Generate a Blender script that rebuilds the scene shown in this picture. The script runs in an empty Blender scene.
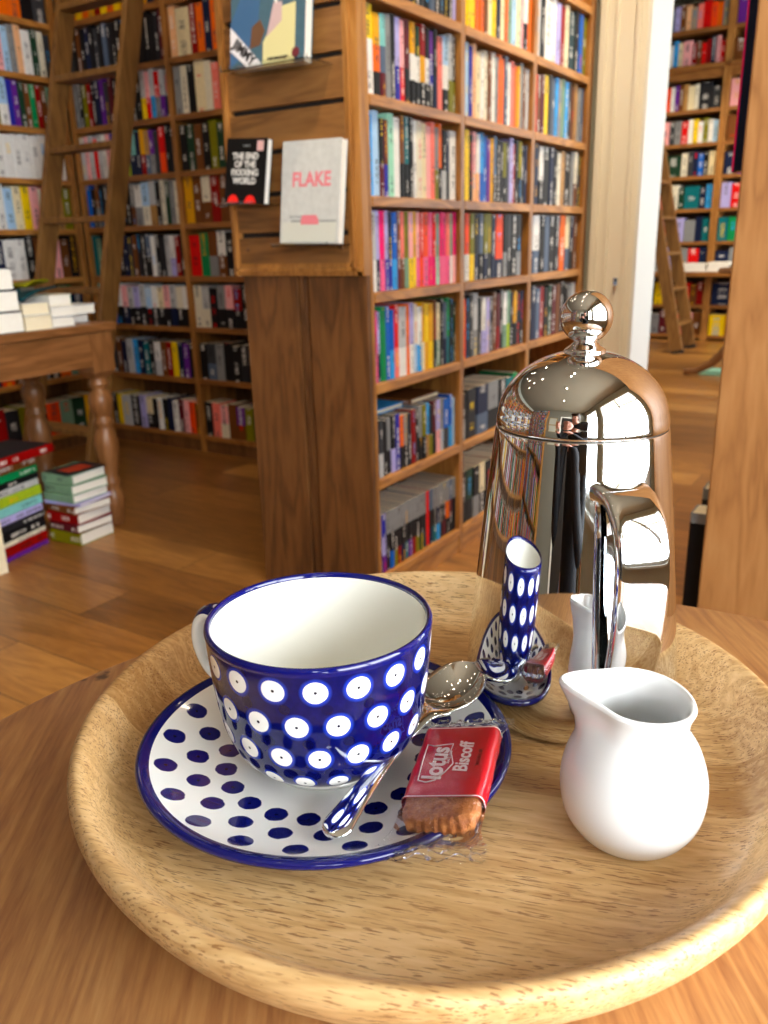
import bpy, math, random
from mathutils import Vector, Matrix, noise
C = bpy.context.scene.collection
rnd = random.Random(7)
PI = math.pi
R = math.radians
CAM_H = 0.987

def lin(c):
    return tuple((v/12.92 if v <= .04045 else ((v+.055)/1.055)**2.4) for v in c)
def hexc(h):
    return lin(tuple(int(h[i:i+2], 16)/255 for i in (0, 2, 4)))

# ------------------------------------------------------------------ mesh builder
class MB:
    def __init__(s):
        s.v = []; s.f = []; s.m = []; s.uv = []; s.col = []; s.txt = []; s.sm = []
        s.mat = 0; s.smooth = False; s.c = (1, 1, 1); s.t = (0, 0, 0)
    def add(s, vs, fs, uvs=None, smooth=None):
        b = len(s.v); s.v += [tuple(v) for v in vs]
        for i, f in enumerate(fs):
            s.f.append(tuple(b+k for k in f)); s.m.append(s.mat)
            s.uv.append(uvs[i] if uvs else None)
            s.col.append(s.c); s.txt.append(s.t)
            s.sm.append(s.smooth if smooth is None else smooth)
    def box(s, x0, y0, z0, x1, y1, z1):
        if x0 > x1: x0, x1 = x1, x0
        if y0 > y1: y0, y1 = y1, y0
        if z0 > z1: z0, z1 = z1, z0
        s.add([(x0,y0,z0),(x1,y0,z0),(x1,y1,z0),(x0,y1,z0),(x0,y0,z1),(x1,y0,z1),(x1,y1,z1),(x0,y1,z1)],
              [(0,3,2,1),(4,5,6,7),(0,1,5,4),(1,2,6,5),(2,3,7,6),(3,0,4,7)])
    def prism(s, pts, a, b, axis='z', smooth=False):
        # pts 2D polygon (ccw), extruded between a and b along axis
        n = len(pts)
        def P(p, h):
            if axis == 'z': return (p[0], p[1], h)
            if axis == 'y': return (p[0], h, p[1])
            return (h, p[0], p[1])
        vs = [P(p, a) for p in pts]+[P(p, b) for p in pts]
        fs = [(i, (i+1) % n, n+(i+1) % n, n+i) for i in range(n)]
        s.add(vs, fs, smooth=smooth); s.add(vs, [tuple(range(n))[::-1], tuple(range(n, 2*n))], smooth=False)
    def lathe(s, prof, c=(0, 0), seg=64, z0=0, uvf=None, closed=False):
        # prof list of (r, z)
        n = len(prof); vs = []
        arc = [0]
        for i in range(1, n):
            arc.append(arc[-1]+math.hypot(prof[i][0]-prof[i-1][0], prof[i][1]-prof[i-1][1]))
        for (r, z) in prof:
            for k in range(seg):
                a = 2*PI*k/seg
                vs.append((c[0]+max(r, 1e-5)*math.cos(a), c[1]+max(r, 1e-5)*math.sin(a), z0+z))
        fs = []; uvs = []
        rng = n if closed else n-1
        for i in range(rng):
            j = (i+1) % n
            for k in range(seg):
                l = (k+1) % seg
                fs.append((i*seg+k, i*seg+l, j*seg+l, j*seg+k))
                a0, a1 = k/seg, (k+1)/seg
                v0, v1 = arc[i], (arc[j] if j else arc[i])
                uvs.append([(a0, v0), (a1, v0), (a1, v1), (a0, v1)])
        s.add(vs, fs, uvs, smooth=True)
    def tube(s, pts, rad, seg=10, cap=True, flat=None):
        # tube along 3-D pts; rad number or list; flat=(a,b) multiplies the frame axes
        n = len(pts); pts = [Vector(p) for p in pts]; vs = []
        if not isinstance(rad, (list, tuple)): rad = [rad]*n
        t0 = (pts[1]-pts[0]).normalized()
        up = Vector((0, 0, 1)) if abs(t0.z) < .9 else Vector((1, 0, 0))
        for i in range(n):
            t = (pts[min(i+1, n-1)]-pts[max(i-1, 0)]).normalized()
            side = t.cross(up)
            side.normalize(); up = side.cross(t).normalized()
            for k in range(seg):
                a = 2*PI*k/seg
                fa, fb = flat or (1, 1)
                vs.append(pts[i]+side*math.cos(a)*rad[i]*fa+up*math.sin(a)*rad[i]*fb)
        fs = [(i*seg+k, i*seg+(k+1) % seg, (i+1)*seg+(k+1) % seg, (i+1)*seg+k) for i in range(n-1) for k in range(seg)]
        s.add(vs, fs, smooth=True)
        if cap: s.add(vs, [tuple(range(seg))[::-1], tuple((n-1)*seg+k for k in range(seg))], smooth=False)
    def grid(s, fn, nu, nv, smooth=True, uvon=False, cu=False):
        vs = [fn(i/nu, j/nv) for j in range(nv+1) for i in range(nu+1)]
        fs = []; uvs = []
        for j in range(nv):
            for i in range(nu):
                a = j*(nu+1)+i
                fs.append((a, a+1, a+nu+2, a+nu+1))
                uvs.append([(i/nu, j/nv), ((i+1)/nu, j/nv), ((i+1)/nu, (j+1)/nv), (i/nu, (j+1)/nv)])
        s.add(vs, fs, uvs if uvon else None, smooth=smooth)
    def build(s, name, mats, parent=None, off=None, bevel=0, bseg=2, mods=None, shift=True):
        me = bpy.data.meshes.new(name)
        o0 = Vector(off) if off is not None else Vector((0, 0, 0))
        if parent is not None and off is None and shift: o0 = WORLD_LOC.get(parent.name, Vector((0, 0, 0)))
        me.from_pydata([tuple(Vector(v)-o0) for v in s.v], [], s.f)
        if not isinstance(mats, (list, tuple)): mats = [mats]
        for m in mats: me.materials.append(m)
        me.polygons.foreach_set('material_index', s.m)
        me.polygons.foreach_set('use_smooth', s.sm)
        uvl = me.uv_layers.new(name='UVMap')
        ca = me.color_attributes.new('Col', 'FLOAT_COLOR', 'CORNER')
        ta = me.color_attributes.new('Txt', 'FLOAT_COLOR', 'CORNER')
        li = 0; U = []; A = []; B = []
        for i, f in enumerate(s.f):
            for k in range(len(f)):
                U += (s.uv[i][k] if s.uv[i] else (-1.0, -1.0))
                A += (*s.col[i], 1.0); B += (*s.txt[i], 1.0)
        me.uv_layers['UVMap'].data.foreach_set('uv', U); me.color_attributes['Col'].data.foreach_set('color', A); me.color_attributes['Txt'].data.foreach_set('color', B)
        me.validate()
        me.update()
        o = bpy.data.objects.new(name, me); C.objects.link(o)
        if parent is not None: o.parent = parent
        elif off is not None: o.location = o0
        if parent is None: WORLD_LOC[o.name] = o0
        else: WORLD_LOC[o.name] = o0 if shift else Vector((0, 0, 0))
        if parent is not None and parent.parent is None and parent.type == 'MESH' and shift and off is None: pass
        if bevel:
            b = o.modifiers.new('bevel', 'BEVEL'); b.width = bevel; b.segments = bseg; b.limit_method = 'ANGLE'; b.angle_limit = R(40)
        return o
WORLD_LOC = {}

def tag(o, label=None, cat=None, group=None, kind=None):
    if label: o['label'] = label
    if cat: o['category'] = cat
    if group: o['group'] = group
    if kind: o['kind'] = kind
    return o
def thing(name, label, cat, loc=(0, 0, 0), group=None):
    o = bpy.data.objects.new(name, None); o.location = loc; o.empty_display_size = .05
    C.objects.link(o); WORLD_LOC[o.name] = Vector(loc)
    return tag(o, label, cat, group)
def struct(name, mb, mat, **k):
    return tag(mb.build(name, mat, **k), kind='structure')

# ------------------------------------------------------------------ node helper
class NT:
    def __init__(s, name):
        s.mat = bpy.data.materials.new(name); s.mat.use_nodes = True
        s.t = s.mat.node_tree; s.t.nodes.clear()
        s.out = s.t.nodes.new('ShaderNodeOutputMaterial')
        s.b = s.t.nodes.new('ShaderNodeBsdfPrincipled')
        s.t.links.new(s.b.outputs[0], s.out.inputs[0])
    def n(s, typ, **k):
        nd = s.t.nodes.new(typ)
        for a, v in k.items(): setattr(nd, a, v)
        return nd
    def link(s, a, b): s.t.links.new(a, b)
    def put(s, sock, v):
        if isinstance(v, bpy.types.NodeSocket): s.link(v, sock)
        else:
            try: sock.default_value = v
            except Exception: sock.default_value = (*v, 1.0)
    def set(s, **k):
        for a, v in k.items():
            s.put(s.b.inputs[a.replace('_', ' ')], v)
    def m(s, op, a, b=0.0, c=0.0, clamp=False):
        nd = s.n('ShaderNodeMath', operation=op, use_clamp=clamp)
        s.put(nd.inputs[0], a); s.put(nd.inputs[1], b)
        if len(nd.inputs) > 2: s.put(nd.inputs[2], c)
        return nd.outputs[0]
    def sep(s, v):
        nd = s.n('ShaderNodeSeparateXYZ'); s.link(v, nd.inputs[0]); return nd.outputs
    def comb(s, x, y, z=0.0):
        nd = s.n('ShaderNodeCombineXYZ'); s.put(nd.inputs[0], x); s.put(nd.inputs[1], y); s.put(nd.inputs[2], z); return nd.outputs[0]
    def mapping(s, v, loc=(0, 0, 0), rot=(0, 0, 0), scale=(1, 1, 1)):
        nd = s.n('ShaderNodeMapping'); s.link(v, nd.inputs[0])
        nd.inputs['Location'].default_value = loc; nd.inputs['Rotation'].default_value = rot; nd.inputs['Scale'].default_value = scale
        return nd.outputs[0]
    def noise(s, v, scale=5, detail=3, rough=.5, dist=0, col=False):
        nd = s.n('ShaderNodeTexNoise'); s.link(v, nd.inputs['Vector'])
        nd.inputs['Scale'].default_value = scale; nd.inputs['Detail'].default_value = detail
        nd.inputs['Roughness'].default_value = rough; nd.inputs['Distortion'].default_value = dist
        return nd.outputs[1 if col else 0]
    def ramp(s, fac, stops, interp='LINEAR'):
        nd = s.n('ShaderNodeValToRGB'); s.put(nd.inputs[0], fac); r = nd.color_ramp; r.interpolation = interp
        while len(r.elements) < len(stops): r.elements.new(.5)
        for e, (p, c) in zip(r.elements, stops):
            e.position = p; e.color = (*c, 1) if len(c) == 3 else c
        return nd.outputs[0]
    def mix(s, fac, a, b, mode='MIX'):
        nd = s.n('ShaderNodeMix', data_type='RGBA', blend_type=mode)
        s.put(nd.inputs[0], fac); s.put(nd.inputs[6], a); s.put(nd.inputs[7], b); return nd.outputs[2]
    def mapr(s, v, a, b, c=0.0, d=1.0):
        nd = s.n('ShaderNodeMapRange'); s.put(nd.inputs[0], v)
        for i, x in enumerate((a, b, c, d)): nd.inputs[i+1].default_value = x
        return nd.outputs[0]
    def bump(s, h, strength=.2, dist=.001):
        nd = s.n('ShaderNodeBump'); s.link(h, nd.inputs['Height']); nd.inputs['Strength'].default_value = strength
        nd.inputs['Distance'].default_value = dist; s.link(nd.outputs[0], s.b.inputs['Normal'])
    def pos(s): return s.n('ShaderNodeNewGeometry').outputs['Position']
    def objc(s): return s.n('ShaderNodeTexCoord').outputs['Object']

def plain(name, col, rough=.5, metal=0, spec=.5, coat=0, **k):
    t = NT(name); t.set(Base_Color=(*col, 1), Roughness=rough, Metallic=metal); t.b.inputs['Specular IOR Level'].default_value = spec
    if coat: t.b.inputs['Coat Weight'].default_value = coat; t.b.inputs['Coat Roughness'].default_value = .04
    for a, v in k.items(): t.put(t.b.inputs[a.replace('_', ' ')], v)
    return t.mat

def wood(name, cd, cm, cl, axis='z', freq=1.0, rough=.45, knots=.0, coat=0.0, boards=None):
    """pine / oak style: long stretched figure along axis"""
    t = NT(name); p = t.pos()
    st = {'x': (.12, 1, 1), 'y': (1, .12, 1), 'z': (1, 1, .12)}[axis]
    v = t.mapping(p, scale=tuple(a*freq for a in st))
    n1 = t.noise(v, 9, 3, .55, 1.2)
    w = t.m('FRACT', t.m('MULTIPLY', n1, 7.0)); w = t.m('ABSOLUTE', t.m('SUBTRACT', w, .5))
    n2 = t.noise(v, 160, 3, .6); n3 = t.noise(p, 1.6, 2)
    f = t.m('ADD', t.m('MULTIPLY', w, .75), t.m('MULTIPLY', n2, .45))
    f = t.m('ADD', f, t.m('MULTIPLY', t.m('SUBTRACT', n3, .5), .7))
    col = t.ramp(f, [(.12, cd), (.45, cm), (.85, cl)])
    if knots:
        vo = t.n('ShaderNodeTexVoronoi'); t.link(t.mapping(p, scale=tuple((2.6 if a == 1 else 1.1) for a in st)), vo.inputs['Vector']); vo.inputs['Scale'].default_value = 1.6
        k = t.mapr(vo.outputs['Distance'], .02, .075, 1, 0)
        col = t.mix(t.m('MULTIPLY', k, knots, clamp=True), col, tuple(c*.35 for c in cd))
    t.set(Base_Color=col, Roughness=rough)
    if coat: t.b.inputs['Coat Weight'].default_value = coat
    t.bump(n2, .12, .001)
    return t.mat

M = {}
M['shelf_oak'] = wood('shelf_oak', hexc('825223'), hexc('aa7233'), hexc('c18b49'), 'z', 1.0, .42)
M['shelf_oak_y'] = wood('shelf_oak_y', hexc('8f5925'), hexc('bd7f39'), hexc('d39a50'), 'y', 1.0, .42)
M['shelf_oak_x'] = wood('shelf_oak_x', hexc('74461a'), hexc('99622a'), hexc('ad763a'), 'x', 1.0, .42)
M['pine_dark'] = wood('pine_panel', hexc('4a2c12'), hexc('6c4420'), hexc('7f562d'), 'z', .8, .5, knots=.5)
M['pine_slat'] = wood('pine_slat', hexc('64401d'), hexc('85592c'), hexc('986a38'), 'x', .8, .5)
M['old_pine'] = wood('old_pine', hexc('5f3d18'), hexc('7f5728'), hexc('926a36'), 'z', .8, .5, knots=.4)
M['table_pine'] = wood('table_pine', hexc('6c4420'), hexc('875831'), hexc('986a3e'), 'y', 1.0, .4, knots=.6)
M['table_leg'] = wood('table_leg_pine', hexc('6c4420'), hexc('865832'), hexc('99693e'), 'z', 1.0, .35)
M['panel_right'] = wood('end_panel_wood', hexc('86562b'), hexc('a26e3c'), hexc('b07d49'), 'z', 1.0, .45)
M['groove'] = plain('dark_groove', hexc('20150c'), .8)
M['cream_paint'] = plain('cream_paint', hexc('f3efe0'), .35)
M['white_paint'] = plain('white_paint', hexc('e8ebea'), .3)
M['wall_paint'] = plain('wall_paint', hexc('bdbdac'), .7)
M['wall_deep'] = plain('wall_deep', hexc('7c7868'), .7)
M['ceiling'] = plain('ceiling_paint', hexc('9a917c'), .8)
M['page'] = None
t = NT('page_paper'); p = t.objc()
n = t.noise(t.mapping(p, scale=(1, 1, 1)), 500, 2)
t.set(Base_Color=t.mix(t.mapr(n, .3, .7), hexc('e6d8b6'), hexc('f4ead0')), Roughness=.8); M['page'] = t.mat
t = NT('white_paper'); n = t.noise(t.objc(), 400, 2)
t.set(Base_Color=t.mix(t.mapr(n, .3, .7), hexc('e9e5da'), hexc('f6f4ee')), Roughness=.75); M['page_white'] = t.mat

# book covers: colour and lettering colour come with each book
t = NT('book_cover')
ca = t.n('ShaderNodeAttribute', attribute_name='Col').outputs['Color']
tx = t.n('ShaderNodeAttribute', attribute_name='Txt').outputs['Color']
uv = t.n('ShaderNodeTexCoord').outputs['UV']; o = t.sep(uv)
inu = t.m('MULTIPLY', t.m('GREATER_THAN', o[0], .30), t.m('LESS_THAN', o[0], .70))
hi = t.noise(t.comb(t.m('MULTIPLY', o[0], 1.3), t.m('MULTIPLY', o[1], 420)), 1.0, 0)
lo = t.noise(t.comb(3.3, t.m('MULTIPLY', o[1], 16)), 1.0, 0)
msk = t.m('MULTIPLY', t.m('MULTIPLY', t.m('GREATER_THAN', hi, .5), t.m('GREATER_THAN', lo, .53)), inu)
n = t.noise(t.objc(), 60, 2)
cc = t.mix(1.0, ca, t.mix(n, (.8, .8, .8), (1.1, 1.1, 1.1)), 'MULTIPLY')
t.set(Base_Color=t.mix(t.m('MULTIPLY', msk, .7), cc, tx), Roughness=.5); t.b.inputs['Specular IOR Level'].default_value = .22; M['cover'] = t.mat

# ------------------------------------------------------------------ the café table top wood, tray oak, floor
t = NT('cafe_table_wood'); p = t.pos()
v = t.mapping(p, rot=(0, 0, R(-36.2)))
v = t.mapping(v, scale=(1, .1, 1))
n1 = t.noise(v, 26, 3, .55, .6); n2 = t.noise(v, 420, 3, .6)
w = t.m('ABSOLUTE', t.m('SUBTRACT', t.m('FRACT', t.m('MULTIPLY', n1, 9)), .5))
f = t.m('ADD', t.m('MULTIPLY', w, .55), t.m('MULTIPLY', n2, .6))
col = t.ramp(f, [(.2, hexc('94613a')), (.5, hexc('b4824e')), (.8, hexc('c89a64'))])
pn = t.noise(p, 300, 2)
for (kx, ky, kr, kk) in ((-.3885, .281, .0042, .9), (-.3955, .2735, .0022, .8), (-.3905, .2865, .0018, .7), (-.399, .268, .0015, .8), (-.0585, .428, .0012, .9)):
    d = t.n('ShaderNodeVectorMath', operation='DISTANCE'); t.link(t.mapping(p, loc=(0, 0, 0)), d.inputs[0]); d.inputs[1].default_value = (kx, ky, .74)
    dd = t.m('ADD', d.outputs['Value'], t.m('MULTIPLY', t.m('SUBTRACT', pn, .5), kr*1.3))
    col = t.mix(t.m('MULTIPLY', t.mapr(dd, kr*.45, kr*1.25, 1, 0), kk, clamp=True), col, hexc('3d2414'))
t.set(Base_Color=col, Roughness=.42); t.bump(n2, .12, .0006); M['cafe_table'] = t.mat

t = NT('tray_oak'); p = t.pos()
v0 = t.mapping(p, rot=(0, 0, R(-17.8)))     # x runs along the grain
s0 = t.sep(v0)
bi = t.m('FLOOR', t.m('MULTIPLY', t.m('ADD', s0[1], 1.003), 1/.040))
wn = t.n('ShaderNodeTexWhiteNoise', noise_dimensions='1D'); t.link(bi, wn.inputs['W'])
v = t.comb(t.m('ADD', t.m('MULTIPLY', s0[0], .13), t.m('MULTIPLY', wn.outputs[0], 7)), s0[1], t.m('MULTIPLY', s0[2], 1.0))
n1 = t.noise(v, 42, 3, .6, .5); n2 = t.noise(v, 520, 2, .5)
v2 = t.comb(t.m('ADD', t.m('MULTIPLY', s0[0], .10), t.m('MULTIPLY', wn.outputs[0], 3)), s0[1], s0[2])
pore = t.noise(v2, 1150, 2, .5); pm = t.m('MULTIPLY', t.mapr(pore, .57, .63), t.mapr(n1, .36, .5))
w = t.m('ABSOLUTE', t.m('SUBTRACT', t.m('FRACT', t.m('MULTIPLY', n1, 8)), .5))
f = t.m('ADD', t.m('MULTIPLY', w, .5), t.m('MULTIPLY', n2, .45)); f = t.m('ADD', f, t.m('MULTIPLY', t.m('SUBTRACT', wn.outputs[0], .5), .6))
col = t.ramp(f, [(.05, hexc('ae824b')), (.42, hexc('d3ad77')), (.8, hexc('e8ca98'))])
col = t.mix(t.m('MULTIPLY', pm, .75), col, hexc('7c4d22'))
t.set(Base_Color=col, Roughness=.42); t.bump(t.m('SUBTRACT', n2, pm), .18, .0005); M['tray'] = t.mat

t = NT('floor_oak'); p = t.pos()
br = t.n('ShaderNodeTexBrick'); t.link(p, br.inputs['Vector']); br.offset = .37
for k, x in (('Scale', 1), ('Mortar Size', .0015), ('Brick Width', 1.9), ('Row Height', .19), ('Bias', 0)): br.inputs[k].default_value = x
br.inputs['Color1'].default_value = (0, 0, 0, 1); br.inputs['Color2'].default_value = (1, 1, 1, 1); br.inputs['Mortar'].default_value = (.0, .0, .0, 1)
pc = t.sep(br.outputs['Color'])[0]
s0 = t.sep(p)
v = t.comb(t.m('ADD', t.m('MULTIPLY', s0[0], .14), t.m('MULTIPLY', pc, 5)), s0[1], t.m('MULTIPLY', pc, 3))
n1 = t.noise(v, 7, 4, .6, 1.5); n2 = t.noise(v, 140, 3, .6)
w = t.m('ABSOLUTE', t.m('SUBTRACT', t.m('FRACT', t.m('MULTIPLY', n1, 6)), .5))
f = t.m('ADD', t.m('ADD', t.m('MULTIPLY', w, .4), t.m('MULTIPLY', n2, .35)), t.m('MULTIPLY', pc, .45))
col = t.ramp(f, [(.12, hexc('5c3918')), (.5, hexc('96632d')), (.9, hexc('c28d4b'))])
vo = t.n('ShaderNodeTexVoronoi'); t.link(t.comb(t.m('MULTIPLY', s0[0], 1.3), t.m('MULTIPLY', s0[1], 4.2), 0), vo.inputs['Vector']); vo.inputs['Scale'].default_value = 1
col = t.mix(t.m('MULTIPLY', t.mapr(vo.outputs['Distance'], .03, .16, 1, 0), .75), col, hexc('4d2f14'))
col = t.mix(br.outputs['Fac'], col, hexc('3a2411'))
t.set(Base_Color=col, Roughness=.33); t.bump(n2, .08, .001); M['floor'] = t.mat

# ceramics
GL = dict(rough=.06, coat=.5)
t = NT('cup_glaze')
uv = t.n('ShaderNodeTexCoord').outputs['UV']; o = t.sep(uv)
NCOL = 18; ROW = .0166
def dots(t, o, v_off, du, dv, u_off, rad, soft, lo, hi, cellx):
    vv = t.m('DIVIDE', t.m('SUBTRACT', o[1], v_off), ROW)
    row = t.m('FLOOR', vv); cv = t.m('SUBTRACT', t.m('SUBTRACT', vv, row), .5)
    uu = t.m('ADD', t.m('MULTIPLY', o[0], NCOL), t.m('MULTIPLY', row, .5)); uu = t.m('ADD', uu, u_off)
    cu = t.m('SUBTRACT', t.m('FRACT', uu), .5)
    d = t.m('SQRT', t.m('ADD', t.m('POWER', t.m('MULTIPLY', t.m('ABSOLUTE', cu), cellx), 2), t.m('POWER', t.m('MULTIPLY', t.m('ABSOLUTE', cv), ROW), 2)))
    ok = t.m('MULTIPLY', t.m('GREATER_THAN', row, lo-.5), t.m('LESS_THAN', row, hi+.5))
    return d, ok
d, ok = dots(t, o, -.0014, 0, 0, .27, 0, 0, 0, 3, .0172)
wob = t.noise(uv, 60, 2)
dw = t.m('ADD', d, t.m('MULTIPLY', t.m('SUBTRACT', wob, .5), .0006))
blue = t.mix(t.noise(t.comb(t.m('MULTIPLY', o[0], 30), t.m('MULTIPLY', o[1], 90)), 3, 3), hexc('040636'), hexc('080e5a'))
col = t.mix(t.m('MULTIPLY', t.mapr(dw, .0056, .0068, 1, 0), ok), blue, hexc('16309a'))
d2, ok2 = dots(t, o, -.0014+ROW*.5, 0, 0, .27+.75, 0, 0, 0, 2, .0172)
col = t.mix(t.m('MULTIPLY', t.mapr(d2, .0022, .0027, 1, 0), ok2), col, hexc('05063a'))
col = t.mix(t.m('MULTIPLY', t.mapr(dw, .0047, .0051, 1, 0), ok), col, hexc('f4f3ee'))
col = t.mix(t.m('MULTIPLY', t.mapr(d, .0005, .0009, 1, 0), ok), col, hexc('10122e'))
t.set(Base_Color=col, Roughness=.06); M['cup_glaze'] = t.mat
M['blue_glaze'] = plain('blue_glaze', hexc('070d5c'), .07, coat=.3)
M['white_glaze'] = plain('white_glaze', hexc('eeeee6'), .08, coat=.3)
M['porcelain'] = plain('white_porcelain', hexc('e6e8e8'), .12, coat=.3)
t = NT('saucer_glaze')
uv = t.n('ShaderNodeTexCoord').outputs['UV']; o = t.sep(uv)   # x = turn, y = radius
ND = 20; RS = .0132
vv = t.m('DIVIDE', t.m('SUBTRACT', .0797, o[1]), RS); row = t.m('FLOOR', vv); cv = t.m('SUBTRACT', t.m('SUBTRACT', vv, row), .5)
uu = t.m('ADD', t.m('MULTIPLY', o[0], ND), t.m('MULTIPLY', row, .5)); cu = t.m('SUBTRACT', t.m('FRACT', uu), .5)
dx = t.m('MULTIPLY', t.m('ABSOLUTE', cu), t.m('MULTIPLY', o[1], 2*PI/ND))
d = t.m('SQRT', t.m('ADD', t.m('POWER', dx, 2), t.m('POWER', t.m('MULTIPLY', t.m('ABSOLUTE', cv), RS), 2)))
wob = t.noise(t.comb(t.m('MULTIPLY', o[0], 40), t.m('MULTIPLY', o[1], 60)), 3, 2)
d = t.m('ADD', d, t.m('MULTIPLY', t.m('SUBTRACT', wob, .5), .0012))
ok = t.m('MULTIPLY', t.m('GREATER_THAN', row, -.5), t.m('LESS_THAN', row, 2.5))
col = t.mix(t.m('MULTIPLY', t.mapr(d, .0049, .0053, 1, 0), ok), hexc('eeefec'), hexc('0c1263'))
col = t.mix(t.m('MULTIPLY', t.mapr(d, .0005, .0009, 1, 0), ok), col, hexc('05063a'))
t.set(Base_Color=col, Roughness=.07); t.b.inputs['Coat Weight'].default_value = .3; M['saucer_glaze'] = t.mat

t = NT('polished_steel'); v = t.pos()
t.set(Base_Color=(.83, .855, .87, 1), Metallic=1.0, Roughness=t.mapr(t.noise(v, 40, 3), .3, .8, .015, .05)); M['steel'] = t.mat
M['seam'] = plain('steel_seam', (.12, .11, .1), .3, 1)
M['liquid_milk'] = plain('milk', hexc('eaf0ea'), .2)

# biscuit and wrapper
t = NT('biscuit_crust'); p = t.objc(); n1 = t.noise(p, 260, 4, .65); n2 = t.noise(p, 900, 2)
t.set(Base_Color=t.ramp(n1, [(.3, hexc('8a4a20')), (.55, hexc('b87036')), (.75, hexc('cf8f52'))]), Roughness=.7); t.bump(t.m('ADD', n1, t.m('MULTIPLY', n2, .3)), .8, .002); M['biscuit'] = t.mat
M['red_foil'] = plain('red_wrapper', hexc('c8061c'), .28, spec=.6)
M['white_ink'] = plain('white_ink', hexc('f6e4e2'), .4)
M['dark_ink'] = plain('dark_red_ink', hexc('6c0a10'), .5)
t = NT('clear_film'); n1 = t.noise(t.objc(), 130, 3, .6, 1)
t.set(Base_Color=(1, 1, 1, 1), Roughness=.06, IOR=1.35); t.b.inputs['Transmission Weight'].default_value = 0
t.bump(n1, .7, .002)
tr = t.n('ShaderNodeBsdfTransparent'); mx = t.n('ShaderNodeMixShader'); lw = t.n('ShaderNodeLayerWeight'); lw.inputs[0].default_value = .22
gl = t.n('ShaderNodeBsdfGlossy'); gl.inputs['Roughness'].default_value = .08; gl.inputs['Color'].default_value = (.95, .95, .95, 1)
bp = [x for x in t.t.nodes if x.type == 'BUMP'][0]; t.link(bp.outputs[0], gl.inputs['Normal'])
t.link(t.m('ADD', t.m('MULTIPLY', lw.outputs['Fresnel'], .8), .03, clamp=True), mx.inputs[0]); t.link(tr.outputs[0], mx.inputs[1]); t.link(gl.outputs[0], mx.inputs[2]); t.link(mx.outputs[0], t.out.inputs[0])
M['film'] = t.mat
t = NT('acrylic'); t.set(Base_Color=(.9, .95, .95, 1), Roughness=.05, IOR=1.45); t.b.inputs['Transmission Weight'].default_value = 1; M['acrylic'] = t.mat

# ------------------------------------------------------------------ camera
pitch, roll, yaw = R(18.15), R(-1.5), R(-32.9)
fwd = Vector((math.sin(yaw)*math.cos(pitch), math.cos(yaw)*math.cos(pitch), -math.sin(pitch)))
rt = Vector((math.cos(yaw), -math.sin(yaw), 0)); up = rt.cross(fwd)
r2 = rt*math.cos(roll)+up*math.sin(roll); u2 = up*math.cos(roll)-rt*math.sin(roll)
cam = bpy.data.cameras.new('camera'); co = bpy.data.objects.new('camera', cam); C.objects.link(co)
mw = Matrix(((r2.x, u2.x, -fwd.x, 0), (r2.y, u2.y, -fwd.y, 0), (r2.z, u2.z, -fwd.z, CAM_H), (0, 0, 0, 1)))
co.matrix_world = mw
cam.sensor_fit = 'VERTICAL'; cam.sensor_height = 34.6; cam.lens = 34.6*828/1024
cam.clip_start = .02; cam.dof.use_dof = True; cam.dof.focus_distance = .38; cam.dof.aperture_fstop = 15
bpy.context.scene.camera = co
RT = Vector((math.cos(yaw), -math.sin(yaw), 0)); FW = Vector((math.sin(yaw), math.cos(yaw), 0))   # level right / forward

# ------------------------------------------------------------------ the room
b = MB(); b.box(-4.6, -3.2, -.05, 3.2, 9.4, 0); struct('floor', b, M['floor'])
b = MB(); b.box(-4.6, -3.2, 3.0, 3.2, 9.4, 3.08); struct('ceiling', b, M['ceiling'])
b = MB(); b.box(-4.28, -3.2, 0, -4.2, 9.4, 3.0); struct('wall_left', b, M['wall_paint'])
XW = 1.25
def wall_x(name, x0, x1, y0, y1, holes, mat):
    b = MB(); ys = y0
    for (a, c, z0, z1) in holes:
        b.box(x0, ys, 0, x1, a, 3.0); b.box(x0, a, 0, x1, c, z0); b.box(x0, a, z1, x1, c, 3.0); ys = c
    b.box(x0, ys, 0, x1, y1, 3.0); return struct(name, b, mat)
WIN = [(-2.5, -1.25, .65, 2.55), (-.95, 1.05, .65, 2.55)]
wall_x('wall_right', XW, XW+.12, -3.2, 3.4, WIN, M['wall_paint'])
for i, (a, c, z0, z1) in enumerate(WIN):
    b = MB(); x = XW+.03
    for (ya, yb) in ((a, a+.06), (c-.06, c), ((a+c)/2-.025, (a+c)/2+.025)): b.box(x, ya, z0, x+.05, yb, z1)
    for (za, zb) in ((z0, z0+.07), (z1-.06, z1), (z0+(z1-z0)*.68-.02, z0+(z1-z0)*.68+.02)): b.box(x, a, za, x+.05, c, zb)
    f = struct('window_%d' % (i+1), b, M['white_paint'])
    b = MB(); b.box(XW-.08, a-.04, z0-.035, XW+.04, c+.04, z0); struct('trim_%d' % (i+5), b, M['white_paint'])
# wall behind the viewer, with a framed print and a door
b = MB(); b.box(-4.2, -2.9, 0, XW, -2.8, 3.0); struct('wall_back', b, M['wall_deep'])
# wall with the opening into the far room
b = MB(); b.box(-4.2, 3.40, 0, -1.0, 3.62, 3.0); b.box(-1.0, 3.40, 2.45, 1.05, 3.62, 3.0); b.box(1.05, 3.40, 0, 3.2, 3.62, 3.0)
struct('wall_front', b, M['wall_paint'])
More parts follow.
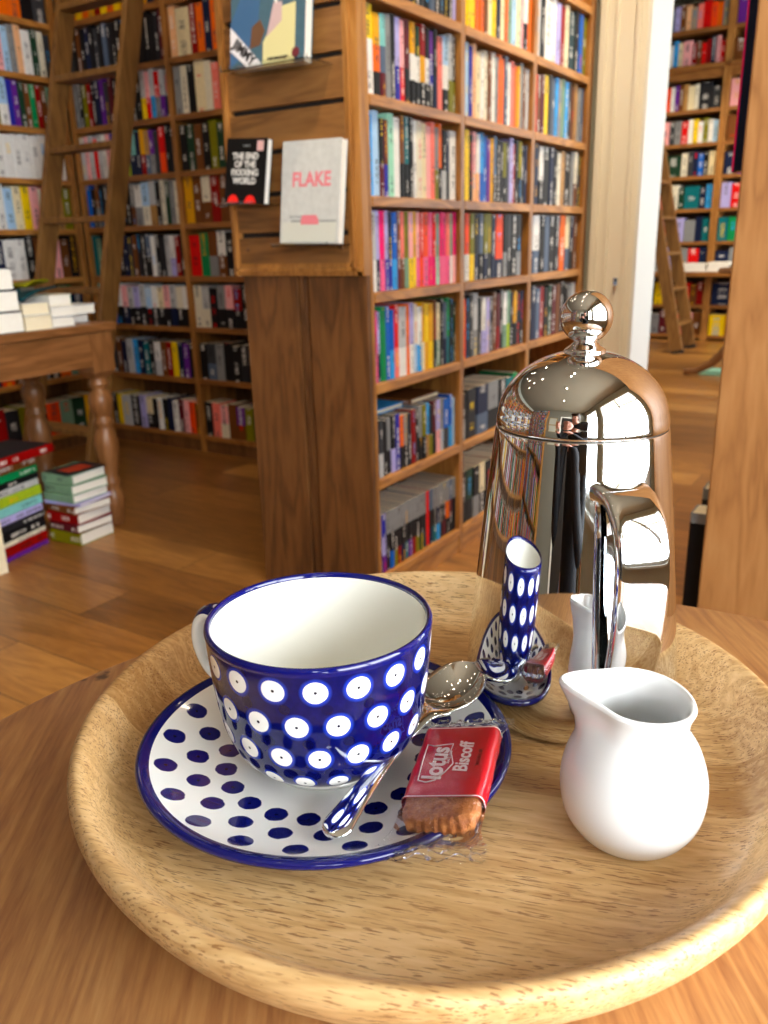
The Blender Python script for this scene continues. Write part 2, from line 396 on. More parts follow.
# panelled opening: architrave and lining
b = MB()
for (xa, xb, d) in ((-1.175, -1.148, .024), (-1.148, -1.118, .014), (-1.118, -1.104, .020), (-1.104, -1.040, .012), (-1.040, -1.022, .022), (-1.022, -.998, .016)):
    b.box(xa, 3.40-d, 0, xb, 3.402, 2.48)
b.box(-1.20, 3.372, 2.48, 1.2, 3.40, 2.6)
struct('trim_1', b, M['cream_paint'], bevel=.003)
b = MB(); b.box(-1.0, 3.39, 0, -.985, 3.66, 2.45); struct('trim_2', b, M['white_paint'], bevel=.003)
b = MB()
for (xa, xb, d) in ((1.04, 1.10, .02), (1.10, 1.17, .012)): b.box(xa, 3.4-d, 0, xb, 3.402, 2.48)
struct('trim_3', b, M['cream_paint'])
# far room shell
b = MB(); b.box(-4.2, 8.86, 0, 3.2, 8.95, 3.0); struct('wall_far', b, M['wall_paint'])
wall_x('wall_far_right', 2.6, 2.7, 3.62, 8.86, [(4.4, 6.0, .7, 2.5), (6.5, 8.1, .7, 2.5)], M['wall_paint'])
b = MB()
b.tube([(-1.058, 3.388, .815), (-1.058, 3.370, .815)], .006, 10); b.box(-1.066, 3.370, .795, -1.050, 3.376, .822)
tag(b.build('door_catch', M['steel'], off=(-1.058, 3.388, .80)), 'small metal door catch on the cream door frame', 'catch')
# framed print behind the viewer (seen mirrored in the coffee pot)
r = thing('wall_picture', 'framed print hanging on the pale wall behind the viewer', 'picture', (-1.2, -2.8, 1.6))
b = MB()
for bx in ((-1.55, 1.95, -.85, 2.0), (-1.55, 1.2, -.85, 1.25), (-1.55, 1.2, -1.5, 2.0), (-.9, 1.2, -.85, 2.0)): b.box(bx[0], -2.8, bx[1], bx[2], -2.77, bx[3])
b.build('frame', plain('gilt_frame', hexc('9a7c42'), .4), r)
b = MB(); b.box(-1.5, -2.8, 1.25, -.9, -2.785, 1.95); b.build('print', plain('print_paper', hexc('b9b49f'), .6), r)

# ------------------------------------------------------------------ books
PAL = dict(white='f0efec', cream='ecdfbd', ivory='e8e2d0', yellow='f2d11c', gold='e0a92c', orange='e8762a', peach='f0bf98', red='d3202c', darkred='8a1a20',
  maroon='5a2028', brown='6e4428', tan='b28a5c', pink='f07aa0', palepink='f4b6b8', magenta='e8287c', coral='f0603c', salmon='f08a80', lilac='b9b4e4', purple='6a3a90',
  indigo='3c3c9c', blue='2468c0', skyblue='5aa4e4', paleblue='b4d2ee', navy='16203e', slate='5c6a80', teal='1c6a72', darkteal='12363e', aqua='8cc8c8', mint='a8dcc4',
  green='1d8450', lime='9fb648', sage='7c9a84', darkgreen='1c3a28', olive='7a7824', grey='8c8e90', lightgrey='c2c4c6', darkgrey='3a3c40', black='131316', charcoal='222328')
WORD = {'paleblue': 'pale-blue', 'palepink': 'pale-pink', 'lightgrey': 'light-grey', 'darkgrey': 'dark-grey', 'darkred': 'dark-red', 'darkteal': 'dark-teal', 'darkgreen': 'dark-green', 'skyblue': 'sky-blue'}
def sat(c, k=1.22):
    m_ = sum(c)/3; return tuple(max(0, min(1, m_+(v-m_)*k)) for v in c)
PC = {k: sat(hexc(v)) for k, v in PAL.items()}
def lum(c): return .3*c[0]+.6*c[1]+.1*c[2]
def add_book(b, T, th, h, dp, bands, seed, hard=False, cmat=0, pmat=1, pages=True, cover=True):
    """local frame: x thickness, y inwards from the spine, z height; T maps to mesh space. bands: [(z fraction, colour)] from the bottom"""
    c = .0012 if not hard else .0024
    ins = .0006 if not hard else .003
    rr = min(th*.22, .004)
    def q(pts): return [T @ Vector(p) for p in pts]
    prof = [(0, dp), (0, rr), (rr*.3, rr*.3), (rr, 0), (th-rr, 0), (th-rr*.3, rr*.3), (th, rr), (th, dp), (th-c, dp), (th-c, c+rr*.5), (c, c+rr*.5), (c, dp)]
    n = len(prof)
    if cover:
        b.mat = cmat
        zz = [0]+[f for f, _ in bands[:-1]]+[1]
        for k in range(len(bands)):
            col = bands[k][1]; b.c = col
            tc = (.9, .88, .84) if lum(col) < .25 else (.05, .05, .07)
            if rnd.random() < .22: tc = PC[rnd.choice(['gold', 'red', 'skyblue', 'yellow', 'white', 'black'])]
            b.t = tc
            z0, z1 = zz[k]*h, zz[k+1]*h
            for i in range(n):
                j = (i+1) % n
                vs = q([(*prof[i], z0), (*prof[j], z0), (*prof[j], z1), (*prof[i], z1)])
                sp = 1 <= i <= 5
                uvs = [[(prof[i][0]/th, seed+z0), (prof[j][0]/th, seed+z0), (prof[j][0]/th, seed+z1), (prof[i][0]/th, seed+z1)]] if sp else None
                b.add(vs, [(0, 1, 2, 3)], uvs, smooth=False)
        for z, col in ((0, bands[0][1]), (h, bands[-1][1])):
            b.c = col
            for quad in (((0, 11, 10, 1)), ((7, 6, 9, 8))):
                b.add(q([(*prof[i], z) for i in quad]), [(0, 1, 2, 3)])
            b.add(q([(*prof[i], z) for i in (1, 10, 9, 6, 5, 4, 3, 2)]), [tuple(range(8))])
    if pages:
        b.mat = pmat; b.c = (1, 1, 1); e = c*1.02
        x0, x1, y0, y1, z0, z1 = e, th-e, c+rr*.5, dp-ins-.0006, ins, h-ins
        vs = q([(x0,y0,z0),(x1,y0,z0),(x1,y1,z0),(x0,y1,z0),(x0,y0,z1),(x1,y0,z1),(x1,y1,z1),(x0,y1,z1)])
        b.add(vs, [(0,3,2,1),(4,5,6,7),(0,1,5,4),(1,2,6,5),(2,3,7,6),(3,0,4,7)])
def parse(s):
    out = []
    for w in s.split(','):
        w = w.strip(); k = 1.0
        if '*' in w: w, kk = w.split('*'); k = float(kk)
        out.append((w.split('/'), k))
    return out
ORD = 'first second third fourth fifth sixth seventh eighth ninth tenth eleventh twelfth thirteenth fourteenth fifteenth sixteenth seventeenth eighteenth nineteenth twentieth twenty-first twenty-second twenty-third twenty-fourth twenty-fifth twenty-sixth twenty-seventh twenty-eighth'.split()
STUFF = MB(); NB = [0]
def face_T(kind, x, y, z):
    # spine faces +X or -Y
    if kind == '+X': return Matrix.Translation((x, y, z)) @ Matrix.Rotation(R(90), 4, 'Z')
    return Matrix.Translation((x, y, z))
def row_books(kind, fx, start, end, z, spec, hgt, dp, where, group, parts=False, individual=True, hvar=.10, split=.55, jit=.004):
    items = parse(spec); tot = sum(k for _, k in items)
    usable = end-start-.003; u = start+.002
    nn = len(items)
    for i, (cols, k) in enumerate(items):
        w = usable*k/tot; th = w*.965
        h = hgt*(1-hvar*rnd.random()); d = dp*(1-.08*rnd.random()); j = rnd.random()*jit
        if len(cols) == 1: bands = [(1, PC[cols[0]])]
        elif len(cols) == 2: bands = [(1-split if split > .5 else split, PC[cols[1]]), (1, PC[cols[0]])]
        else: bands = [(.3, PC[cols[2]]), (.62, PC[cols[1]]), (1, PC[cols[0]])]
        seed = rnd.random()*40
        if kind == '+X': T = face_T(kind, fx-j, u, z)
        else: T = face_T(kind, u, fx+j, z)
        u += w
        if not individual:
            add_book(STUFF, T, th, h, d, bands, seed); continue
        b = MB(); add_book(b, Matrix.Identity(4), th, h, d, bands, seed, pages=not parts)
        o = b.build('paperback_book', [M['cover'], M['page']]); o.matrix_world = T
        if parts:
            g = MB(); add_book(g, Matrix.Identity(4), th, h, d, bands, seed, cover=False, pmat=0)
            g.build('page_block', M['page'], o, shift=False)
        nm = WORD.get(cols[0], cols[0])
        if len(cols) > 1 and cols[1] != cols[0]: nm += ' and '+WORD.get(cols[1], cols[1])
        tag(o, '%s book, %s from left, %s' % (nm, ORD[i], where), 'book', group)
        NB[0] += 1

def bookcase_parts(root, kind, face, us, zs, depth, top, stile, shelf_t, wv, wh, z_pl, u_axis):
    pass

# --- centre bookcase, long side facing the window
FX = -1.184; ZS = [.083, .366, .628, .862, 1.093, 1.32, 1.547, 1.775]; TOPC = 2.32
YS = [1.80, 2.297, 2.808, 3.325]
BX = -1.395
cb = thing('bookcase', 'tall oak bookcase in the middle of the room with slatted end panel', 'bookcase', (-1.39, 2.56, 0))
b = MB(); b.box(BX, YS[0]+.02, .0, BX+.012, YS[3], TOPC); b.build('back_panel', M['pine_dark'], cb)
for i, y in enumerate(YS):
    b = MB(); hw = .016
    if i == 0: b.box(BX+.012, y+.002, 0, FX-.001, y+.013, TOPC)
    elif i == 3: b.box(BX+.012, y-.016, 0, FX, y+.016, TOPC)
    else: b.box(BX+.012, y-.013, .0, FX-.001, y+.013, TOPC)
    b.build('upright', M['shelf_oak'], cb, bevel=.002)
# darker outer side past the last bay
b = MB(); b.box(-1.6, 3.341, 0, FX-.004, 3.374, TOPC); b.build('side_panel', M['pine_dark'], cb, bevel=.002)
for i in range(3):
    ya, yb = YS[i]+(.016 if i == 0 else .013), YS[i+1]-(.016 if i == 2 else .013)
    for z in ZS:
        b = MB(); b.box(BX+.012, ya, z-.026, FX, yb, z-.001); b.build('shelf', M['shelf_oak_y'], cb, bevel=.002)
b = MB(); b.box(BX+.03, 1.802, 0, FX-.004, 3.34, ZS[0]-.027); b.build('plinth', M['shelf_oak_y'], cb)
b = MB(); b.box(-1.6, 1.80, TOPC, FX+.01, 3.37, TOPC+.03); b.build('top_board', M['shelf_oak_y'], cb)
# far half of the double bookcase (its other side)
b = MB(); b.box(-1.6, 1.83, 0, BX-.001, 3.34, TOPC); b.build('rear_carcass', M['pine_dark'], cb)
# end panel: lower boards with a reeded centre joint
b = MB()
b.box(-1.595, 1.786, 0, -1.41, 1.815, .93); b.box(-1.372, 1.786, 0, -1.188, 1.815, .93)
b.box(-1.41, 1.796, 0, -1.372, 1.815, .93)
for xx in (-1.403, -1.391, -1.379): b.tube([(xx, 1.796, 0), (xx, 1.796, .92)], .0042, 8)
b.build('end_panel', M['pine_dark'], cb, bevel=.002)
# slatted display panel
b = MB()
zb = [.935, 1.008, 1.107, 1.206, 1.304, 1.403, 1.505, 1.61, 1.71, 1.81, 1.91, 2.01, 2.11, 2.2, 2.3]
for i in range(len(zb)-1): b.box(-1.585, 1.768, zb[i]+(.006 if i else 0), -1.225, 1.786, zb[i+1]-.006)
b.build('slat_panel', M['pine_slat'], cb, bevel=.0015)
b = MB(); b.box(-1.586, 1.782, .93, -1.224, 1.790, 2.3); b.build('slot_backing', M['groove'], cb)
b = MB()
for (xa, xb, d) in ((-1.612, -1.600, .016), (-1.600, -1.590, .024), (-1.590, -1.582, .018), (-1.226, -1.216, .018), (-1.216, -1.206, .024), (-1.206, -1.185, .016)):
    b.box(xa, 1.786-d, .905, xb, 1.80, 2.3)
for (za, zc, d) in ((.905, .915, .016), (.915, .925, .024), (.925, .936, .018)): b.box(-1.606, 1.786-d, za, -1.19, 1.80, zc)
b.build('panel_moulding', M['shelf_oak'], cb, bevel=.001)
for xx in (-1.555, -1.25):
    b = MB(); b.lathe([(.0, -.0), (.006, .0), (.006, .001), (.0, .002)], seg=12)
    o = b.build('plug', M['pine_dark'], cb, shift=False); o.location = Vector((xx, 1.768, .972))-Vector((-1.39, 2.56, 0)); o.rotation_euler = (R(90), 0, 0)

rows = {
 # level index: (bay1, bay2, bay3)
 7: ('black,charcoal,black,darkgrey,black,navy,black,olive,black,charcoal,black,darkgrey,indigo,black', 'yellow,gold,orange,cream,white,orange,tan,cream', 'white,grey,navy,cream,orange,black'),
 6: ('black,darkgrey,black,charcoal,darkgrey,black,olive,black,navy,charcoal,black,darkgrey,black,slate,charcoal,darkgrey,black,black,lilac',
     'yellow*1.1,yellow,yellow,orange,orange,brown,cream,yellow,navy,cream,orange*1.1,sage,paleblue*1.3,cream,palepink,white/black,orange',
     'lightgrey*1.3,black,white*1.6,white,lilac,darkred,cream*1.1,darkteal*1.6,black,blue,olive'),
 5: ('yellow/white/white*1.7,gold/orange/black*1.4,aqua/slate/maroon,grey,black/darkgrey,lilac/indigo,palepink/red,maroon/black*1.2,gold/white/black,darkgreen/white/black,darkred/gold/black*1.2,black/white/black,purple/indigo/black,black/navy,salmon*1.2,paleblue/white/black*1.3,lightgrey/olive,black/olive',
     'olive,paleblue,indigo,peach,cream*1.2,white,ivory,brown,white,grey,orange,orange,slate,white,salmon,orange,gold,grey,brown,lightgrey',
     'red*1.2,brown,maroon,yellow*1.2,darkgrey,slate,skyblue,grey,sage,skyblue,darkgrey,brown,tan,grey,slate'),
 4: ('skyblue*1.3,paleblue*1.2,black/maroon,maroon/indigo,mint*1.3,white*1.3,brown/black,teal/black,black,white,ivory*1.1,cream*1.1,palepink*1.1,salmon,grey/olive,orange/black,black/lightgrey,navy/black,white*1.7',
     'ivory/olive,yellow*1.2,black,palepink/peach,white/peach,skyblue/blue,blue*1.1,purple,gold,slate/black,black,charcoal,olive/black,darkgrey,lilac*1.2,darkred,black,olive/black,black,navy',
     'black,navy,white/black,black*1.6,navy,black,ivory,tan,black*1.6,grey,ivory/brown,darkgrey'),
 3: ('lightgrey/white*1.6,lilac/navy,magenta/pink*1.1,lilac/indigo,navy/indigo,blue/skyblue*1.2,brown/maroon,salmon/brown,olive/sage,palepink/yellow*1.1,gold/yellow,palepink/pink,red/coral,coral/pink*1.6,pink/magenta,red/magenta,sage/mint*1.2,magenta/pink*1.1,magenta/pink,salmon/pink,sage/white,magenta/palepink',
     'black/navy,coral/white,olive/yellow,black/navy,slate/black,olive/navy,olive/charcoal,navy,coral/coral/navy*1.8,black/grey,darkgrey/black,black*1.5,black/grey*1.3',
     'lightgrey/navy,white/slate*1.2,black,slate,black*1.3,charcoal,orange*1.2,cream/slate,navy/black,brown'),
 2: ('magenta/pink*1.2,lilac/navy,green*1.3,blue*1.2,blue/skyblue,red/salmon*1.3,lightgrey/white*2,orange,lilac/white*1.2,ivory/paleblue,white/skyblue*1.1,gold/cream,yellow/gold*1.2,gold/yellow*1.2,brown/black,cream/sage*1.3,black,slate/navy,green/teal,black,darkgreen',
     'coral*1.3,navy,darkgrey,lightgrey/grey*1.3,black,white/lilac*1.2,lilac,charcoal,brown,maroon/darkred,black,white/sage*1.2,sage/lime,charcoal,gold/black,black*1.2,navy/black',
     'black,navy,slate,darkred,black,darkgreen,maroon,brown,black,black,grey,lightgrey/palepink'),
 1: ('navy/black,darkgrey/lightgrey,black,grey/black,black/lilac,indigo*1.2,orange/black,grey/black,charcoal,darkred*1.1,black,grey/black,olive/black*1.1,skyblue/tan,black/olive,maroon/black,lilac/palepink*1.2,grey/lightgrey,blue/darkgrey*1.7,blue/skyblue,paleblue',
     'black/darkgrey*1.4,charcoal*1.8,navy/slate*2.4,grey/black*2.4,black*1.6,teal/black*1.6,green/black,black', 'ivory/black,navy,black,grey,slate'),
 0: ('grey/black/maroon,indigo/lilac/purple,grey/black/black,grey/black/blue,grey/black/olive,grey/black/darkred,grey/black/navy,grey/black/teal,grey/black/purple,grey/black/darkred,grey/black/olive,grey/black/darkgreen,grey/black/darkteal,red*.9,slate/black/navy,grey/black/teal,grey/navy/skyblue,grey/black/black,grey/black/maroon,grey/orange/black,slate/maroon/black,grey/black/black',
     'black,darkgreen/black,black/grey,cream/black,black,peach/black,charcoal,black,grey/black,black', 'black,charcoal,darkgrey,black'),
}
H_ = {7: .19, 6: .196, 5: .194, 4: .196, 3: .198, 2: .195, 1: .165, 0: .178}
LV = {7: 'top shelf', 6: 'second shelf down', 5: 'third shelf down', 4: 'fourth shelf down', 3: 'fifth shelf down', 2: 'sixth shelf down', 1: 'second shelf up', 0: 'bottom shelf'}
BAY = ['nearest bay', 'middle bay', 'furthest bay']
for lv, bays in rows.items():
    for i in range(3):
        ya, yb = YS[i]+(.016 if i == 0 else .013), YS[i+1]-(.016 if i == 2 else .013)
        e = .0
        if (lv, i) in ((3, 1),): e = .03
        if lv == 7 and i > 0: continue
        if lv == 7: continue
        if i == 2 and lv in (0, 1): continue
        row_books('+X', FX-.012, ya, yb-e, ZS[lv], bays[i], H_[lv], .13 if lv > 1 else .135,
                  '%s, %s, centre bookcase' % (LV[lv], BAY[i]), 'books on the centre bookcase', parts=(lv <= 1 and i == 0),
                  hvar=(.02 if lv in (0, 3) else .09), split=.42 if lv != 3 else .40)
# flat books lying on top of the row, second shelf up
def flat_book(name, label, loc, rotz, L, W, T_, bands, pagem='page', group=None, hard=True, extra=None, spine='long'):
    """lies flat: spine along local x (length L), pages towards +y, thickness up"""
    b = MB(); Tm = Matrix(((0, 0, 1, 0), (0, 1, 0, 0), (1, 0, 0, 0), (0, 0, 0, 1)))   # x thickness -> up, z height -> x
    # mirror fix keeps normals fine for closed shells
    add_book(b, Tm, T_, L, W, bands, rnd.random()*40, hard=hard, pages=False)
    o = b.build(name, [M['cover'], M[pagem]])
    g = MB(); add_book(g, Tm, T_, L, W, bands, 0, hard=hard, cover=False, pmat=0); g.build('page_block', M[pagem], o, shift=False)
    o.location = loc; o.rotation_euler = (0, 0, rotz)
    return tag(o, label, 'book', group)
flat_book('paperback_book', 'pale blue book lying flat across the row, second shelf up', (-1.345, 1.85, .366+.167), R(0), .12, .16, .014, [(1, PC['skyblue'])], group='books on the centre bookcase')
flat_book('paperback_book', 'dark red book lying flat across the row, second shelf up', (-1.335, 2.035, .366+.167), R(0), .12, .17, .016, [(1, PC['brown'])], group='books on the centre bookcase')

# --- back bookcase (facing the viewer) and the left wall bookcase
BY = 2.916; ZB = [.085, .367, .615, .85, 1.084, 1.307, 1.54, 1.765, 1.99]
XS = [-3.632, -2.955, -2.275, -1.62]
bb = thing('bookcase', 'wall bookcase behind the ladder, facing the viewer, full of dark spines', 'bookcase', (-2.65, 3.1, 0))
for x in XS:
    b = MB(); b.box(x-.014, BY, 0, x+.014, BY+.25, 2.6); b.build('upright', M['shelf_oak'], bb, bevel=.002)
b = MB(); b.box(XS[0], BY+.25, 0, XS[3], BY+.262, 2.6); b.build('back_panel', M['pine_dark'], bb)
b = MB(); b.box(XS[0]+.02, BY+.012, 0, XS[3], BY+.03, ZB[0]-.026); b.build('plinth', M['pine_dark'], bb)
for i in range(3):
    for z in ZB+[2.22]:
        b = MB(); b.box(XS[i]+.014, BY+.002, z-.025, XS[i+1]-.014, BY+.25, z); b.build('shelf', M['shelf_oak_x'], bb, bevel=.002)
brow = {
 8: ('red,orange,yellow,orange,gold,darkred,yellow,orange,yellow,gold,orange,yellow,gold,navy,brown', 'tan,cream,brown,orange,navy,cream,ivory,orange,darkred'),
 7: ('darkgrey,black,brown,black,navy,black,darkgrey,black,slate,charcoal,black,black,black,charcoal,maroon,black,black,black,black,charcoal,maroon', 'peach,cream*2,darkred,orange,navy,orange,brown,darkteal,gold,cream*2,darkred,orange,brown,black'),
 6: ('grey,black,olive,darkred,black,navy,purple,darkgrey,maroon,black,olive,black,darkred,charcoal,black,lightgrey/yellow,palepink/red,lightgrey/skyblue,red/grey,lightgrey/purple,grey/navy', 'grey,ivory,black,cream*1.5,ivory,salmon,brown,red*1.4,tan,black,brown,black,maroon,black,charcoal'),
 5: ('lightgrey,palepink,lightgrey,red,lightgrey,white,palepink,indigo,purple,darkred,lime,aqua/navy*1.4,navy,gold/darkred,tan/slate,purple/grey,darkgrey,red/coral*1.3,black,charcoal', 'black,darkgreen,brown,black,olive,darkgreen,sage*1.2,brown,tan,olive,darkgreen,black,charcoal,brown'),
 4: ('blue,black,brown/grey,black,darkgrey/black,black,black,charcoal,darkred/black,black,grey/brown,white/grey*1.6,paleblue/ivory*1.6,lightgrey/tan*1.4,black,ivory,darkgreen,grey,ivory', 'gold,brown,ivory/brown,darkred,brown,black,darkgreen,cream/tan,maroon,brown,coral/brown,black'),
 3: ('teal,sage,black,darkred,black,charcoal,black,navy,darkgrey,brown,charcoal,black,slate/black,white,black,charcoal,lightgrey,white/lilac,darkred,black', 'red*1.3,green,brown/grey,white/brown,black,navy,lightgrey/red,darkred,black,orange,brown,black'),
 2: ('aqua,sage,blue,white/black,palepink/navy,lightgrey/black,lilac/black,lightgrey/black,paleblue/black,white/charcoal,cream/black,palepink/black,lightgrey/navy,ivory/black,white/black', 'ivory,lightgrey/ivory,black,grey/black,palepink/black,darkred/black,black,black*1.5,yellow*1.6,brown,maroon,black'),
 1: ('white*1.2,darkgrey,brown,navy,lightgrey*1.2,skyblue,navy,teal,black,white/lightgrey*1.2,brown,darkred,yellow,navy,purple,black', 'black,darkgrey/slate,grey,black,black,charcoal,grey/black,black,darkgrey,black,red/darkred*1.3,maroon'),
 0: ('black,yellow,lightgrey*1.9,black*1.8,lilac*1.2,cream/black*1.3,black,white,black,navy,white,maroon,palepink,coral,brown', 'black,salmon,palepink/ivory,brown,purple/brown,olive,darkgreen,teal,darkred,brown,orange*1.4,black'),
}
for lv, (a1, a2) in brow.items():
    hh = .2 if lv not in (0,) else .19
    row_books('-Y', BY+.012, XS[0]+.016, XS[1]-.014, ZB[lv], a1, hh*(.9 if lv in (0, 1) else 1), .13, '', '', individual=False)
    row_books('-Y', BY+.012, XS[1]+.016, XS[2]-.014, ZB[lv], a2, hh*(.9 if lv in (0, 1) else 1), .13, '', '', individual=False)
LX = -3.65; ZL = [.085, .367, .615, .85, 1.079, 1.306, 1.53, 1.756, 1.985]
YL = [-2.4, -1.5, -.6, .25, 1.1, 2.0, 2.895]
lb = thing('bookcase', 'bookcase along the left wall, cut by the left edge of the photo', 'bookcase', (-3.8, .25, 0))
for y in YL:
    b = MB(); b.box(LX-.25, y-.016, 0, LX, y+.016, 2.6); b.build('upright', M['shelf_oak'], lb, bevel=.002)
b = MB(); b.box(LX-.262, YL[0], 0, LX-.25, YL[-1], 2.6); b.build('back_panel', M['pine_dark'], lb)
b = MB(); b.box(LX-.03, YL[0], 0, LX-.012, YL[-1], ZL[0]-.026); b.build('plinth', M['pine_dark'], lb)
for i in range(6):
    for z in ZL+[2.22]:
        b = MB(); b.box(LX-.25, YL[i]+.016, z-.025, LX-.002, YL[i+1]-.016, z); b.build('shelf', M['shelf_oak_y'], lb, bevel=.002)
lrow = {
 8: ('black,brown,grey,black,orange,charcoal,black,black,brown,orange,orange,black,darkgrey', 0),
 7: ('grey,sage,teal,darkgrey,ivory,slate,aqua,black,lightgrey,tan,white,black,sage,teal,charcoal,lightgrey,palepink,paleblue,grey,peach,white*1.4,darkgreen,ivory,darkgrey', 0),
 6: ('ivory,cream,darkgreen,paleblue,lime,blue,skyblue,yellow,navy,white,purple,sage,white,black,darkteal,ivory/sage,skyblue/yellow,blue/olive,paleblue/white*1.5,indigo,purple,darkgreen,brown,green,darkred,brown,sage,black', 0),
 5: ('black,brown,lilac,navy,tan,black,charcoal,black,white*1.2,white,white,white,white,white,white,white,white,white', 0),
 4: ('tan,cream,white,peach,yellow,gold,yellow*1.6,lightgrey,cream,white,paleblue,cream,yellow,palepink,ivory,salmon,tan,olive', 0),
 3: ('grey,darkgrey,orange,navy,brown,white,lilac,coral,navy,white*1.3,white,black,brown,darkgrey,palepink,brown,black', 0),
 2: ('brown,navy,olive,darkgrey,black,orange,teal,brown,ivory,black,green,navy', 0),
 1: ('orange,brown,darkred,gold,navy,coral,brown,darkgreen,grey,black,orange,sage,darkgreen', 0),
 0: ('brown,navy,orange,darkred,charcoal,olive,black,coral,sage,darkgreen,gold', 0),
}
for lv, (a, _) in lrow.items():
    ind = lv >= 3 and lv < 9
    row_books('+X', LX-.012, YL[5]+.018, YL[6]-.02, ZL[lv], a, .2 if lv > 1 else .18, .13, '', '', individual=False)
    for q in range(5): row_books('+X', LX-.012, YL[q]+.018, YL[q+1]-.02, ZL[lv], lrow[(lv+q) % 9][0], .2 if lv > 1 else .18, .13, '', '', individual=False)

# --- far room bookcase
FY = 8.43; ZF = [.05, .33, .64, .905, 1.195, 1.478, 1.755, 2.035, 2.39, 2.68]
XF = [-3.3, -2.55, -1.765, -.98, -.2]
fb = thing('bookcase', 'distant bookcase against the far wall, seen through the doorway', 'bookcase', (-1.8, 8.6, 0))
for x in XF:
    b = MB(); b.box(x-.03, FY, 0, x+.03, FY+.3, 2.95); b.build('upright', M['shelf_oak'], fb)
b = MB(); b.box(XF[0], FY+.3, 0, XF[-1], FY+.32, 2.95); b.build('back_panel', M['pine_dark'], fb)
for i in range(4):
    for k, z in enumerate(ZF):
        b = MB()
        if k == 8: b.box(XF[i]+.03, FY-.04, z-.035, XF[i+1]-.03, FY+.3, z); b.box(XF[i]+.03, FY+.01, z-.11, XF[i+1]-.03, FY+.03, z-.035)
        else: b.box(XF[i]+.03, FY+.003, z-.03, XF[i+1]-.03, FY+.3, z)
        b.build('shelf', M['shelf_oak_x'], fb)
frow = {9: 'black,darkred,brown,ivory*1.3,slate,lilac,brown,peach,grey,salmon,red*1.4,coral,orange,grey',
 8: 'tan*1.2,gold*2,tan*2,white*1.4,skyblue,cream,palepink*2,darkred,brown,red,darkred,navy,palepink,red',
 7: 'red,tan,paleblue,aqua,brown,salmon,coral,white,purple,brown,tan,cream*1.5,ivory,charcoal*3,darkgrey*2',
 6: 'tan,salmon,white,palepink*1.5,palepink*2,darkgrey,grey*1.4,red*1.3,white,yellow,white,olive,white,paleblue',
 5: 'black,lightgrey,coral,palepink,lilac,black,darkgreen*3,ivory*1.3,darkgrey,navy,blue,black,cream*1.3',
 4: 'darkgrey*2,black*2,salmon,cream*1.2,ivory,darkgreen,teal*2.4,navy,skyblue',
 3: 'coral,red,black,brown,darkred,navy,lilac*1.5,grey*1.6,navy,teal',
 2: 'grey,white*1.4,lightgrey*2,lilac,grey,grey,red*1.4,navy',
 1: 'ivory,lilac,darkred,black,yellow*1.2,gold,black,darkred,red,brown,darkred',
 0: 'grey,brown,slate,grey,maroon,charcoal,salmon,palepink,brown'}
frow2 = {9: 'purple,lilac,brown,slate,ivory,navy,red,brown', 8: 'brown,ivory,tan,navy,orange,darkred,grey', 7: 'palepink,salmon,white,navy,ivory,red,grey', 6: 'brown,palepink,tan,red,white,navy', 5: 'navy,purple,black,white,teal,red',
 4: 'lilac,red,pink,darkred,black,lime,brown,navy', 3: 'teal,green,aqua,ivory,white,cream,brown,red', 2: 'navy,grey,black,white,red,blue', 1: 'navy*2,blue,teal,black,slate,grey', 0: 'yellow,gold,brown,black,navy'}
for lv in frow:
    row_books('-Y', FY+.02, XF[1]+.035, XF[2]-.035, ZF[lv], frow[lv], .22, .16, '', '', individual=False, hvar=.2)
    row_books('-Y', FY+.02, XF[2]+.035, XF[3]-.035, ZF[lv], frow2[lv], .22, .16, '', '', individual=False, hvar=.2)
so = STUFF.build('shelved_books', [M['cover'], M['page']], off=(0, 0, 0))
tag(so, 'packed rows of small book spines on the back, left and far bookcases', 'books', kind='stuff')

wb = thing('bookcase', 'tall dark bookcase behind the viewer, seen only mirrored in the pot', 'bookcase', (-2.6, -2.65, 0))
for x in (-4.1, -3.3, -2.5, -1.75):
    b = MB(); b.box(x-.016, -2.79, 0, x+.016, -2.52, 2.6); b.build('upright', M['shelf_oak'], wb)
for z in (.1, .4, .7, 1.0, 1.3, 1.6, 1.9, 2.2, 2.5):
    b = MB(); b.box(-4.1, -2.79, z-.025, -1.75, -2.52, z); b.build('shelf', M['shelf_oak_x'], wb)
    ks = list(PC)
    b = MB()
    for x0_ in (-4.08, -3.28, -2.48):
        x_ = x0_+.01
        while x_ < x0_+.68:
            w_ = .02+.02*rnd.random(); add_book(b, Matrix.Translation((x_+w_, -2.55, z)) @ Matrix.Rotation(R(180), 4, 'Z'), w_*.96, .2+.03*rnd.random(), .15, [(1, PC[rnd.choice(ks)])], rnd.random()*9); x_ += w_
    o = b.build('shelf_of_books', [M['cover'], M['page']], wb); o['kind'] = 'stuff'
b = MB()
for bx in ((-.62, -.52, 2.1), (.38, .48, 2.1)): b.box(bx[0], -2.80, 0, bx[1], -2.76, bx[2])
b.box(-.62, -2.80, 2.1, .48, -2.76, 2.2); struct('trim_4', b, M['cream_paint'])
b = MB(); b.box(-.52, -2.799, 0, .38, -2.775, 2.1); struct('door_1', b, plain('dark_door', hexc('2a2622'), .4))

